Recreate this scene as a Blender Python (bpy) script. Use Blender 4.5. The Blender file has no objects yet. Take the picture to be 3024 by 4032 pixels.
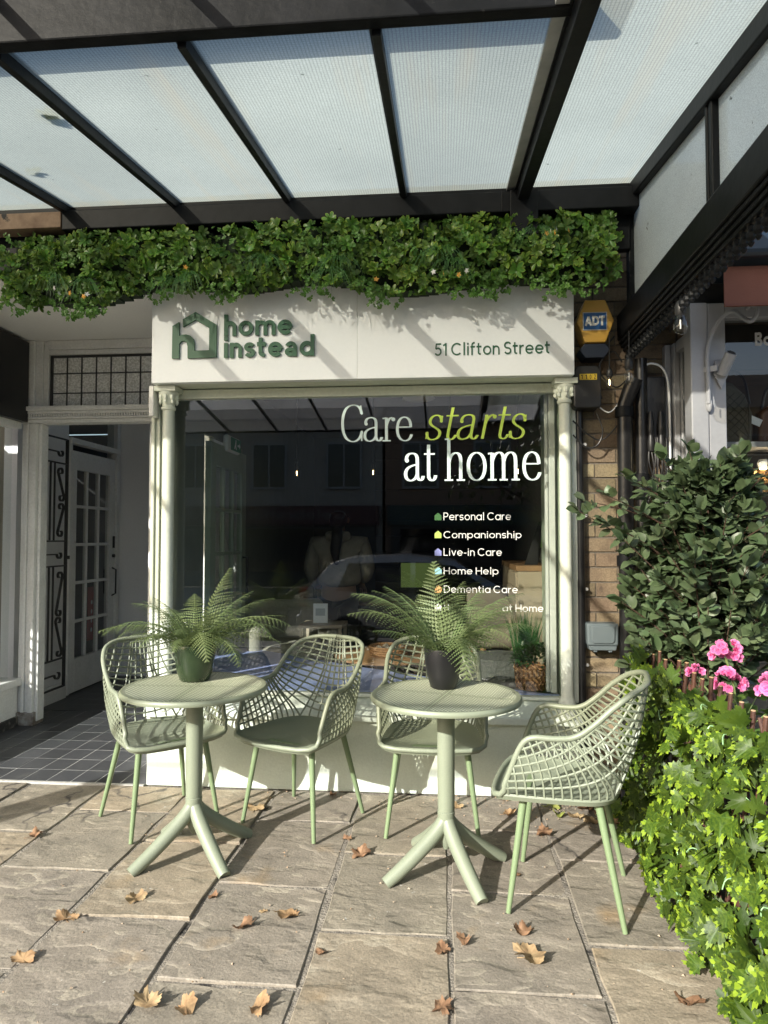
import bpy, bmesh, math, cmath, random
from mathutils import Vector, Matrix, Euler, noise
R = math.radians
sc = bpy.context.scene
COL = sc.collection

# ------------------------------------------------------------------ camera, sky, sun, exposure
cam = bpy.data.cameras.new('camera'); camo = bpy.data.objects.new('camera', cam); COL.objects.link(camo)
camo.location = (0, 0, 1.43); camo.rotation_euler = (R(92.1), 0, R(5.0))
cam.sensor_fit = 'VERTICAL'; cam.sensor_height = 36; cam.lens = 24.05
cam.clip_start = .05; cam.clip_end = 3000
sc.camera = camo
SUN_AZ, SUN_EL = 35.0, 25.5          # light travels towards +Y, turned SUN_AZ towards +X
world = bpy.data.worlds.new('World'); sc.world = world; world.use_nodes = True
wn = world.node_tree.nodes; wn.clear()
sky = wn.new('ShaderNodeTexSky'); sky.sky_type = 'NISHITA'; sky.sun_disc = False
sky.sun_elevation = R(SUN_EL); sky.sun_rotation = R(180 + SUN_AZ)
sky.air_density = 1.0; sky.dust_density = 2.5; sky.ozone_density = 1.0
bg = wn.new('ShaderNodeBackground'); bg.inputs[1].default_value = .15
wo = wn.new('ShaderNodeOutputWorld')
world.node_tree.links.new(sky.outputs[0], bg.inputs[0]); world.node_tree.links.new(bg.outputs[0], wo.inputs[0])
sun = bpy.data.lights.new('sun', 'SUN'); sun.energy = 5.0; sun.angle = R(.55); sun.color = (1, .98, .945)
suno = bpy.data.objects.new('sun', sun); COL.objects.link(suno)
ld = Vector((math.sin(R(SUN_AZ)) * math.cos(R(SUN_EL)), math.cos(R(SUN_AZ)) * math.cos(R(SUN_EL)), -math.sin(R(SUN_EL))))
suno.rotation_euler = ld.to_track_quat('-Z', 'Y').to_euler()
sc.view_settings.view_transform = 'Standard'; sc.view_settings.look = 'None'
sc.view_settings.exposure = .95; sc.view_settings.gamma = 1; sc.view_settings.use_curve_mapping = False
sc.render.engine = 'CYCLES'
cy = sc.cycles
cy.max_bounces = 7; cy.diffuse_bounces = 4; cy.glossy_bounces = 4; cy.transmission_bounces = 4; cy.transparent_max_bounces = 24
cy.caustics_reflective = False; cy.caustics_refractive = False; cy.use_denoising = True; cy.sample_clamp_indirect = 6

# ------------------------------------------------------------------ materials
MATS = {}
def nt_new(name):
    m = bpy.data.materials.new(name); m.use_nodes = True
    n = m.node_tree.nodes; n.clear()
    return m, n, m.node_tree.links
def noise_node(n, l, scale, detail=4, coord='Object', vec=None, rough=.55):
    t = n.new('ShaderNodeTexNoise'); t.inputs['Scale'].default_value = scale; t.inputs['Detail'].default_value = detail
    t.inputs['Roughness'].default_value = rough
    if vec is None:
        if coord == 'World': c = n.new('ShaderNodeNewGeometry'); vec = c.outputs['Position']
        else: c = n.new('ShaderNodeTexCoord'); vec = c.outputs[coord]
    l.new(vec, t.inputs['Vector'])
    return t
def ramp(n, l, src, p0, p1, c0=(0, 0, 0, 1), c1=(1, 1, 1, 1)):
    r = n.new('ShaderNodeValToRGB'); r.color_ramp.elements[0].position = p0; r.color_ramp.elements[1].position = p1
    r.color_ramp.elements[0].color = c0; r.color_ramp.elements[1].color = c1
    l.new(src, r.inputs[0]); return r
def mixc(n, l, fac, a, b, mode='MIX'):
    x = n.new('ShaderNodeMix'); x.data_type = 'RGBA'; x.blend_type = mode
    for s, v in ((x.inputs[0], fac), (x.inputs[6], a), (x.inputs[7], b)):
        if hasattr(v, 'is_linked') or isinstance(v, bpy.types.NodeSocket): l.new(v, s)
        elif isinstance(v, (int, float)): s.default_value = v
        else: s.default_value = (*v, 1) if len(v) == 3 else v
    return x.outputs[2]
def M(name, col, rough=.5, col2=None, scale=6., lo=.35, hi=.7, fine=.0, fscale=60., bump=0., bscale=80., bdist=.003, metal=0., spec=.5,
      rand=0., coord='World', coat=0., tip=None, trans=0., dirt=None, dirtscale=3., dlo=.55, dhi=.75, hue=0., detail=5):
    if name in MATS: return MATS[name]
    m, n, l = nt_new(name)
    b = n.new('ShaderNodeBsdfPrincipled'); o = n.new('ShaderNodeOutputMaterial')
    b.inputs['Roughness'].default_value = rough; b.inputs['Metallic'].default_value = metal
    b.inputs['Specular IOR Level'].default_value = spec; b.inputs['Coat Weight'].default_value = coat
    c = None
    if col2 is None: col2 = tuple(v * .88 for v in col)
    t = noise_node(n, l, scale, detail, coord)
    c = mixc(n, l, ramp(n, l, t.outputs[0], lo, hi).outputs[0], col, col2)
    if fine:
        t2 = noise_node(n, l, fscale, 3, coord)
        f = n.new('ShaderNodeMapRange'); f.inputs[1].default_value = .3; f.inputs[2].default_value = .7
        f.inputs[3].default_value = 1 - fine; f.inputs[4].default_value = 1 + fine
        l.new(t2.outputs[0], f.inputs[0]); c = mixc(n, l, 1., c, f.outputs[0], 'MULTIPLY')
    if dirt is not None:
        t3 = noise_node(n, l, dirtscale, 6, coord, rough=.65)
        c = mixc(n, l, ramp(n, l, t3.outputs[0], dlo, dhi).outputs[0], c, dirt)
    if tip is not None:
        a = n.new('ShaderNodeAttribute'); a.attribute_name = 'tip'
        c = mixc(n, l, ramp(n, l, a.outputs['Fac'], tip[1], tip[2]).outputs[0], c, tip[0])
    if rand or hue:
        oi = n.new('ShaderNodeObjectInfo'); hs = n.new('ShaderNodeHueSaturation')
        f = n.new('ShaderNodeMapRange'); f.inputs[3].default_value = 1 - rand; f.inputs[4].default_value = 1 + rand
        l.new(oi.outputs['Random'], f.inputs[0]); l.new(f.outputs[0], hs.inputs['Value'])
        if hue:
            wv = n.new('ShaderNodeMath'); wv.operation = 'MULTIPLY'; wv.inputs[1].default_value = 7.31; l.new(oi.outputs['Random'], wv.inputs[0])
            fr = n.new('ShaderNodeMath'); fr.operation = 'FRACT'; l.new(wv.outputs[0], fr.inputs[0])
            f2 = n.new('ShaderNodeMapRange'); f2.inputs[3].default_value = .5 - hue; f2.inputs[4].default_value = .5 + hue
            l.new(fr.outputs[0], f2.inputs[0]); l.new(f2.outputs[0], hs.inputs['Hue'])
        l.new(c, hs.inputs['Color']); c = hs.outputs[0]
    l.new(c, b.inputs['Base Color'])
    if bump:
        t4 = noise_node(n, l, bscale, 5, coord)
        bp = n.new('ShaderNodeBump'); bp.inputs['Strength'].default_value = bump; bp.inputs['Distance'].default_value = bdist
        l.new(t4.outputs[0], bp.inputs['Height']); l.new(bp.outputs[0], b.inputs['Normal'])
    if trans:
        tr = n.new('ShaderNodeBsdfTranslucent'); l.new(c, tr.inputs[0])
        mx = n.new('ShaderNodeMixShader'); mx.inputs[0].default_value = trans
        l.new(b.outputs[0], mx.inputs[1]); l.new(tr.outputs[0], mx.inputs[2]); l.new(mx.outputs[0], o.inputs[0])
    else: l.new(b.outputs[0], o.inputs[0])
    MATS[name] = m; return m
def EM(name, col, s):
    m, n, l = nt_new(name); e = n.new('ShaderNodeEmission'); e.inputs[0].default_value = (*col, 1); e.inputs[1].default_value = s
    o = n.new('ShaderNodeOutputMaterial'); l.new(e.outputs[0], o.inputs[0]); MATS[name] = m; return m
def GLASS(name, tint=(.95, .97, .96), k=2.0, rough=0., ior=1.5, bump=0., bscale=30.):
    m, n, l = nt_new(name); o = n.new('ShaderNodeOutputMaterial')
    tr = n.new('ShaderNodeBsdfTransparent'); tr.inputs[0].default_value = (*tint, 1)
    gl = n.new('ShaderNodeBsdfGlossy'); gl.inputs['Roughness'].default_value = rough
    fr = n.new('ShaderNodeFresnel'); fr.inputs[0].default_value = ior
    ge = n.new('ShaderNodeNewGeometry')
    a = n.new('ShaderNodeMath'); a.operation = 'MULTIPLY'; a.inputs[1].default_value = k; a.use_clamp = True; l.new(fr.outputs[0], a.inputs[0])
    s = n.new('ShaderNodeMath'); s.operation = 'SUBTRACT'; s.inputs[0].default_value = 1; l.new(ge.outputs['Backfacing'], s.inputs[1])
    p = n.new('ShaderNodeMath'); p.operation = 'MULTIPLY'; l.new(a.outputs[0], p.inputs[0]); l.new(s.outputs[0], p.inputs[1])
    if bump:
        t = noise_node(n, l, bscale, 2, 'World'); bp = n.new('ShaderNodeBump'); bp.inputs['Strength'].default_value = bump
        bp.inputs['Distance'].default_value = .01; l.new(t.outputs[0], bp.inputs['Height']); l.new(bp.outputs[0], gl.inputs['Normal'])
    mx = n.new('ShaderNodeMixShader'); l.new(p.outputs[0], mx.inputs[0]); l.new(tr.outputs[0], mx.inputs[1]); l.new(gl.outputs[0], mx.inputs[2])
    l.new(mx.outputs[0], o.inputs[0]); MATS[name] = m; return m
def FROST(name, straight=.5, tint=(.86, .91, .88), wire=True, diff=0., stain=True, grain=True):
    """wired patterned roof glass: part of the light goes straight through, the rest is scattered"""
    m, n, l = nt_new(name); o = n.new('ShaderNodeOutputMaterial')
    ge = n.new('ShaderNodeNewGeometry')
    tr = n.new('ShaderNodeBsdfTransparent'); tl = n.new('ShaderNodeBsdfTranslucent'); gl = n.new('ShaderNodeBsdfGlossy')
    gl.inputs['Roughness'].default_value = .3
    pos = ge.outputs['Position']
    base = noise_node(n, l, 1.3, 4, vec=pos); c = mixc(n, l, ramp(n, l, base.outputs[0], .3, .75).outputs[0], tint, tuple(v * .8 for v in tint))
    gr = noise_node(n, l, 260 if grain else 1, 2, vec=pos)
    f = n.new('ShaderNodeMapRange'); f.inputs[1].default_value = .3; f.inputs[2].default_value = .7; f.inputs[3].default_value = .72 if grain else .96; f.inputs[4].default_value = 1.2 if grain else 1.0
    l.new(gr.outputs[0], f.inputs[0]); c = mixc(n, l, 1., c, f.outputs[0], 'MULTIPLY')
    if stain:
        mp = n.new('ShaderNodeMapping'); mp.inputs['Scale'].default_value = (9, .55, .55); l.new(pos, mp.inputs[0])
        st = noise_node(n, l, 1.0, 5, vec=mp.outputs[0], rough=.6)
        c = mixc(n, l, ramp(n, l, st.outputs[0], .52, .8).outputs[0], c, (.34, .325, .25))
        sp = noise_node(n, l, 22, 3, vec=pos)
        c = mixc(n, l, ramp(n, l, sp.outputs[0], .735, .77).outputs[0], c, (.06, .07, .05))
    if wire:
        w = None
        for ax, sc_, lo_ in (('X', 25., .70), ('Y', 25., .86)):
            wv = n.new('ShaderNodeTexWave'); wv.bands_direction = ax; wv.inputs['Scale'].default_value = sc_; wv.inputs['Distortion'].default_value = .9
            wv.inputs['Detail'].default_value = 1; l.new(pos, wv.inputs['Vector'])
            r = ramp(n, l, wv.outputs[0], .02, .5, (lo_, lo_, lo_, 1), (1, 1, 1, 1))
            c = mixc(n, l, 1., c, r.outputs[0], 'MULTIPLY')
    oi = n.new('ShaderNodeObjectInfo'); pr_ = n.new('ShaderNodeMapRange'); pr_.inputs[3].default_value = .78; pr_.inputs[4].default_value = 1.06
    l.new(oi.outputs['Random'], pr_.inputs[0]); c = mixc(n, l, 1., c, pr_.outputs[0], 'MULTIPLY')
    l.new(c, tl.inputs[0])
    c2 = mixc(n, l, .62, c, (1.0, .93, .78)); l.new(c2, tr.inputs[0])
    m1 = n.new('ShaderNodeMixShader'); m1.inputs[0].default_value = 1 - straight; l.new(tr.outputs[0], m1.inputs[1]); l.new(tl.outputs[0], m1.inputs[2])
    if diff:
        df = n.new('ShaderNodeBsdfDiffuse'); l.new(c, df.inputs[0]); m0 = n.new('ShaderNodeMixShader'); m0.inputs[0].default_value = diff
        l.new(m1.outputs[0], m0.inputs[1]); l.new(df.outputs[0], m0.inputs[2]); m1 = m0
    m2 = n.new('ShaderNodeMixShader'); m2.inputs[0].default_value = .06; l.new(m1.outputs[0], m2.inputs[1]); l.new(gl.outputs[0], m2.inputs[2])
    t2 = n.new('ShaderNodeBsdfTransparent'); m3 = n.new('ShaderNodeMixShader')
    l.new(ge.outputs['Backfacing'], m3.inputs[0]); l.new(m2.outputs[0], m3.inputs[1]); l.new(t2.outputs[0], m3.inputs[2])
    l.new(m3.outputs[0], o.inputs[0]); MATS[name] = m; return m

# ------------------------------------------------------------------ mesh helpers
class MB:
    def __init__(s): s.v = []; s.f = []; s.a = None; s.smooth = False
    def add(s, vs, fs, at=None):
        k = len(s.v); s.v += [tuple(p) for p in vs]; s.f += [tuple(i + k for i in f) for f in fs]
        if at is not None:
            if s.a is None: s.a = [0.] * k
            s.a += list(at)
        elif s.a is not None: s.a += [0.] * len(vs)
        return s
    def box(s, x0, x1, y0, y1, z0, z1):
        x0, x1 = sorted((x0, x1)); y0, y1 = sorted((y0, y1)); z0, z1 = sorted((z0, z1))
        return s.add([(x0, y0, z0), (x1, y0, z0), (x1, y1, z0), (x0, y1, z0), (x0, y0, z1), (x1, y0, z1), (x1, y1, z1), (x0, y1, z1)],
              [(0, 3, 2, 1), (4, 5, 6, 7), (0, 1, 5, 4), (1, 2, 6, 5), (2, 3, 7, 6), (3, 0, 4, 7)])
    def tube(s, pts, r, n=8, cap=True, flat=1.0):
        pts = [Vector(p) for p in pts]; m = len(pts); rs = r if isinstance(r, (list, tuple)) else [r] * m
        t0 = (pts[1] - pts[0]).normalized(); ref = Vector((0, 0, 1)) if abs(t0.z) < .9 else Vector((0, 1, 0))
        u = t0.cross(ref).normalized(); vs = []
        for i in range(m):
            t = (pts[min(i + 1, m - 1)] - pts[max(i - 1, 0)]).normalized()
            u = (u - t * u.dot(t)).normalized(); w = t.cross(u)
            for k in range(n):
                a = 2 * math.pi * k / n; vs.append(pts[i] + (u * math.cos(a) + w * math.sin(a) * flat) * rs[i])
        fs = [(i * n + k, i * n + (k + 1) % n, (i + 1) * n + (k + 1) % n, (i + 1) * n + k) for i in range(m - 1) for k in range(n)]
        if cap: fs += [tuple(range(n - 1, -1, -1)), tuple((m - 1) * n + k for k in range(n))]
        return s.add(vs, fs)
    def lathe(s, prof, c=(0, 0, 0), n=24, cap=True):
        vs = []; m = len(prof)
        for r, z in prof:
            for k in range(n):
                a = 2 * math.pi * k / n; vs.append((c[0] + r * math.cos(a), c[1] + r * math.sin(a), c[2] + z))
        fs = [(i * n + k, i * n + (k + 1) % n, (i + 1) * n + (k + 1) % n, (i + 1) * n + k) for i in range(m - 1) for k in range(n)]
        if cap: fs += [tuple(range(n - 1, -1, -1)), tuple((m - 1) * n + k for k in range(n))]
        return s.add(vs, fs)
    def prism(s, poly, d0, d1, ax='y'):
        """polygon of 2D points extruded along an axis"""
        def P(p, d): return (p[0], d, p[1]) if ax == 'y' else ((d, p[0], p[1]) if ax == 'x' else (p[0], p[1], d))
        n = len(poly); vs = [P(p, d0) for p in poly] + [P(p, d1) for p in poly]
        fs = [tuple(range(n)), tuple(range(2 * n - 1, n - 1, -1))] + [(i, n + i, n + (i + 1) % n, (i + 1) % n) for i in range(n)]
        return s.add(vs, fs)
    def ball(s, c, r, n=10, m=6):
        if not isinstance(r, (tuple, list)): r = (r, r, r)
        prof = [(max(1e-4, math.sin(math.pi * i / m)), -math.cos(math.pi * i / m)) for i in range(m + 1)]
        b = MB().lathe(prof, n=n)
        return s.add([(c[0] + x * r[0], c[1] + y * r[1], c[2] + z * r[2]) for x, y, z in b.v], b.f)
    def put(s, other, mat):
        return s.add([mat @ Vector(p) for p in other.v], other.f, other.a)
    def mesh(s, name, mat=None):
        me = bpy.data.meshes.new(name); me.from_pydata([tuple(p) for p in s.v], [], s.f)
        if s.a is not None:
            at = me.attributes.new('tip', 'FLOAT', 'POINT'); at.data.foreach_set('value', s.a)
        bm = bmesh.new(); bm.from_mesh(me); bmesh.ops.recalc_face_normals(bm, faces=bm.faces) if not s.smooth == 'leaf' else None; bm.to_mesh(me); bm.free()
        if s.smooth:
            me.polygons.foreach_set('use_smooth', [True] * len(me.polygons))
        if mat: me.materials.append(mat)
        return me
def link(name, data, parent=None, loc=None, rot=None, scale=None):
    o = bpy.data.objects.new(name, data); COL.objects.link(o)
    if parent: o.parent = parent
    if loc is not None: o.location = loc
    if rot is not None: o.rotation_euler = rot
    if scale is not None: o.scale = scale if hasattr(scale, '__len__') else (scale,) * 3
    return o
def obj(name, mb, mat, parent=None, bevel=0, seg=2, smooth=False, loc=None, rot=None):
    if smooth: mb.smooth = mb.smooth or True
    o = link(name, mb.mesh(name, mat), parent, loc, rot)
    if smooth and smooth != 'leaf':
        try: o.data.set_sharp_from_angle(angle=R(40))
        except Exception: pass
    if bevel:
        b = o.modifiers.new('bevel', 'BEVEL'); b.width = bevel; b.segments = seg; b.limit_method = 'ANGLE'; b.angle_limit = R(40)
    return o
def tag(o, label, cat, group=None, kind=None):
    if label: o['label'] = label
    if cat: o['category'] = cat
    if group: o['group'] = group
    if kind: o['kind'] = kind
    return o
def thing(name, label, cat, loc=(0, 0, 0), rz=0, group=None):
    o = link(name, None, loc=loc, rot=(0, 0, rz)); o.empty_display_size = .1
    return tag(o, label, cat, group)
def structure(o): o['kind'] = 'structure'; return o
def stuff(o): o['kind'] = 'stuff'; return o
def copy_tree(o, parent=None):
    c = o.copy(); COL.objects.link(c); c.parent = parent
    for ch in list(o.children): copy_tree(ch, c)
    return c
def bez(p0, p1, p2, p3, n=12):
    out = []
    for i in range(n + 1):
        t = i / n; a = (1 - t) ** 3; b = 3 * t * (1 - t) ** 2; c = 3 * t * t * (1 - t); d = t ** 3
        out.append(tuple(a * p0[k] + b * p1[k] + c * p2[k] + d * p3[k] for k in range(len(p0))))
    return out
def catmull(pts, n=6):
    out = []; P = [Vector(p) for p in pts]
    for i in range(len(P) - 1):
        p0 = P[max(i - 1, 0)]; p1 = P[i]; p2 = P[i + 1]; p3 = P[min(i + 2, len(P) - 1)]
        for k in range(n):
            t = k / n
            out.append(.5 * ((2 * p1) + (p2 - p0) * t + (2 * p0 - 5 * p1 + 4 * p2 - p3) * t * t + (3 * p1 - p0 - 3 * p2 + p3) * t ** 3))
    out.append(P[-1]); return out
def lerp_tab(tab, x):
    if x <= tab[0][0]: return tab[0][1]
    for (a, va), (b, vb) in zip(tab, tab[1:]):
        if x <= b:
            t = (x - a) / (b - a); t = t * t * (3 - 2 * t) if True else t
            return va + (vb - va) * t
    return tab[-1][1]
def pen(mb, path, a, b, y, th, shear=0.):
    L = []; Rr = []
    n = len(path)
    for i, p in enumerate(path):
        q0 = path[max(i - 1, 0)]; q1 = path[min(i + 1, n - 1)]; dx, dz = q1[0] - q0[0], q1[1] - q0[1]; d = math.hypot(dx, dz) + 1e-9
        nx, nz = -dz / d, dx / d; h = math.sqrt((a * nx) ** 2 + (b * nz) ** 2)
        ox, oz = a * a * nx / max(h, 1e-6), b * b * nz / max(h, 1e-6)
        L.append((p[0] + ox, p[1] + oz)); Rr.append((p[0] - ox, p[1] - oz))
    vs = [(x + z * shear, y, z) for x, z in L + Rr] + [(x + z * shear, y + th, z) for x, z in L + Rr]
    m2 = 2 * n; fs = []
    for i in range(n - 1):
        fs += [(i, i + 1, n + i + 1, n + i), (m2 + i, m2 + n + i, m2 + n + i + 1, m2 + i + 1)]
        fs += [(i, m2 + i, m2 + i + 1, i + 1), (n + i, n + i + 1, m2 + n + i + 1, m2 + n + i)]
    fs += [(0, n, m2 + n, m2), (n - 1, m2 + n - 1, m2 + 2 * n - 1, 2 * n - 1)]
    mb.add(vs, fs)
def arc(cx, cy, rx, ry, a0, a1, n=None):
    n = n or max(4, int(abs(a1 - a0) / 14))
    return [(cx + rx * math.cos(R(a0 + (a1 - a0) * i / n)), cy + ry * math.sin(R(a0 + (a1 - a0) * i / n))) for i in range(n + 1)]
def sans(ch, t):
    """centre-line skeleton of a geometric sans letter; cap height 1, x-height .72; returns width and strokes"""
    x = .72; m = x / 2; r = m - t; asc = 1.04
    def arch(x0, w, top=x): rr = w / 2 - t; return [(x0 + t, 0), (x0 + t, top - w / 2)] if False else arc(x0 + w / 2, x - w / 2, rr, rr + 0, 180, 0) + [(x0 + w - t, 0)]
    if ch == ' ': return .14, []
    if ch == 'o': return x, [arc(m, m, r, r, 0, 360)]
    if ch == 'e': return x, [[(t * .6, m), (x - t * .8, m)], arc(m, m, r, r, 0, 322)]
    if ch == 'n': return .60, [[(t, 0), (t, x)], arch(0, .60)]
    if ch == 'h': return .60, [[(t, 0), (t, asc)], arch(0, .60)]
    if ch == 'm': return .98, [[(t, 0), (t, x)], arch(0, .98 / 2 + t), arch(.98 / 2 - t, .98 / 2 + t)]
    if ch == 'a': return x, [arc(m, m, r, r, 0, 360), [(x - t, 0), (x - t, x)]]
    if ch == '@': return .62, [arc(.30, x - .29, .29 - t, .29 - t, 160, 0) + [(.59 - t, 0)], arc(.28, .215, .28 - t, .215 - t, 0, 360)]
    if ch == 'd': return x, [arc(m, m, r, r, 0, 360), [(x - t, 0), (x - t, asc)]]
    if ch == 'b': return x, [arc(m, m, r, r, 0, 360), [(t, 0), (t, asc)]]
    if ch == 'p': return x, [arc(m, m, r, r, 0, 360), [(t, -.28), (t, x)]]
    if ch == 'i': return .2, [[(.1, 0), (.1, x)], [(.1, x + .12), (.1, x + .13 + 2 * t)]]
    if ch == 'l': return .2, [[(.1, 0), (.1, asc)]]
    if ch == 't': return .44, [[(.17, .94), (.17, .2)] + arc(.17 + .18, .2, .18, .2 - t, 180, 275)[1:], [(0, x - t), (.42, x - t)]]
    if ch == 'r': return .40, [[(t, 0), (t, x)], arc(.33, x - .33, .33 - t, .33 - t, 180, 78)]
    if ch == 'f': return .42, [[(.14, 0), (.14, .78)] + arc(.36, .78, .22, asc - .78 - t, 180, 85)[1:], [(0, x - t), (.40, x - t)]]
    if ch == 'v': return .64, [[(t, x), (.32, t * .6)], [(.32, t * .6), (.64 - t, x)]]
    if ch == '-': return .38, [[(.03, .36), (.35, .36)]]
    if ch in 'sS5':
        H = x if ch == 's' else 1.0; W = .54 if ch == 's' else .64; q = H / 4
        if ch == '5': return .60, [[(.56, 1 - t), (.14, 1 - t), (.10, .55)], [(.10, .55)] + arc(.28, .33, .32 - t, .33 - t, 125, -150)]
        rx = W / 2 - t; ry = (H / 2 - t) / 2
        return W, [arc(W / 2, H - t - ry, rx, ry, 25, 250) + arc(W / 2, t + ry, rx, ry, 70, -155)]
    if ch == 'C': return .92, [arc(.5, .5, .5 - t, .5 - t, 45, 315)]
    if ch == 'L': return .56, [[(t, 1), (t, 0)], [(t, t), (.54, t)]]
    if ch == 'H': return .76, [[(t, 0), (t, 1)], [(.76 - t, 0), (.76 - t, 1)], [(t, .5), (.76 - t, .5)]]
    if ch == 'D': return .82, [[(t, 0), (t, 1)], [(t, 1 - t), (.36, 1 - t)] + arc(.36, .5, .46 - t, .5 - t, 88, -88) + [(t, t)]]
    if ch == 'P': return .64, [[(t, 0), (t, 1)], [(t, 1 - t), (.34, 1 - t)] + arc(.34, .70, .30 - t, .30 - t, 88, -88) + [(t, .40 + t)]]
    if ch == 'B': return .68, [[(t, 0), (t, 1)], [(t, 1 - t), (.36, 1 - t)] + arc(.36, .76, .26 - t, .24 - t * .6, 85, -85) + [(t, .52)], [(t, .52), (.38, .52)] + arc(.38, .27, .29 - t, .27 - t, 85, -85) + [(t, t)]]
    if ch == 'A': return .86, [[(t * .9, 0), (.43, 1 - t * .5)], [(.43, 1 - t * .5), (.86 - t * .9, 0)], [(.2, .3), (.66, .3)]]
    if ch == 'T': return .68, [[(0, 1 - t), (.68, 1 - t)], [(.34, 0), (.34, 1)]]
    if ch == '1': return .34, [[(.26, 0), (.26, 1)], [(.02, .80), (.26, 1 - t)]]
    if ch == '0': return .62, [arc(.31, .5, .31 - t, .5 - t, 0, 360)]
    if ch == '2': return .60, [arc(.30, .70, .30 - t, .30 - t, 160, -35) + [(.10, t)], [(.05, t), (.58, t)]]
    return .5, []
def text_obj(s, x0, x1, zb, cap, y, depth, mat, name, parent, t=.068, gap=.13):
    """lettering as solid strokes standing in the XZ plane, front towards -Y"""
    ws = [sans(c, t) for c in s]; tot = sum(w for w, _ in ws) + gap * (len(s) - 1); k = (x1 - x0) / tot; mb = MB(); x = 0; q = 0
    for w, paths in ws:
        for p in paths:
            q += 1; e = (q % 6) * min(.0002, depth * .12)
            P = [(x0 + (x + a) * k, zb + b * cap) for a, b in p]
            pen(mb, P, t * k, t * cap, y - depth + e, depth - e)
        x += w + gap
    return obj(name, mb, mat, parent)
rnd = random.Random(7)

# ------------------------------------------------------------------ shared materials
m_sage = M('sage_paint', (.72, .765, .67), .42, (.66, .71, .61), scale=3, bump=.12, bscale=35, fine=.05, dirt=(.36, .38, .30), dirtscale=5, dlo=.66, dhi=.85)
m_wall = M('pale_sage_render', (.64, .70, .60), .75, (.58, .64, .54), scale=4, bump=.35, bscale=45, bdist=.006, fine=.05, fscale=90, dirt=(.42, .42, .34), dirtscale=3, dlo=.66, dhi=.9)
m_white = M('white_panel', (.88, .915, .94), .32, (.865, .90, .925), scale=2, fine=.015)
m_white_old = M('old_white_paint', (.84, .84, .82), .55, (.76, .76, .73), scale=5, bump=.3, bscale=55, bdist=.004, fine=.07, dirt=(.24, .22, .18), dirtscale=7, dlo=.66, dhi=.76)
m_white_in = M('white_wall', (.86, .86, .85), .7, (.82, .82, .81), scale=2, fine=.03)
m_black = M('black_gloss_paint', (.007, .008, .009), .45, (.013, .014, .016), scale=6, bump=.18, bscale=26, bdist=.006, dirt=(.05, .048, .042), dirtscale=9, dlo=.70, dhi=.82, spec=.13)
m_peel = M('peeling_black_paint', (.004, .005, .006), .48, (.011, .012, .014), scale=6, bump=.3, bscale=22, bdist=.008, spec=.10, dirt=(.05, .05, .05), dirtscale=18, dlo=.68, dhi=.8)
m_blackp = M('black_plastic', (.012, .012, .013), .42, (.02, .02, .02), scale=9, bump=.1)
m_iron = M('black_iron', (.018, .019, .02), .45, (.035, .033, .03), scale=14, bump=.4, bscale=90, dirt=(.07, .045, .03), dirtscale=16, dlo=.68, dhi=.8)
m_sagep = M('sage_plastic', (.215, .240, .168), .44, (.192, .216, .15), scale=4, dirt=(.26, .26, .21), dirtscale=12, dlo=.62, dhi=.9, fine=.05, fscale=200, bump=.06, bscale=300)
m_green = M('sign_green', (.022, .105, .05), .28, (.026, .115, .056), scale=2)
m_lead = M('lead', (.05, .05, .05), .6)
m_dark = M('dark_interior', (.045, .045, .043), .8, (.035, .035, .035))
m_bark = M('bark_brown', (.085, .045, .03), .7, (.14, .075, .05), scale=30, bump=.5, bscale=120)

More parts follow.
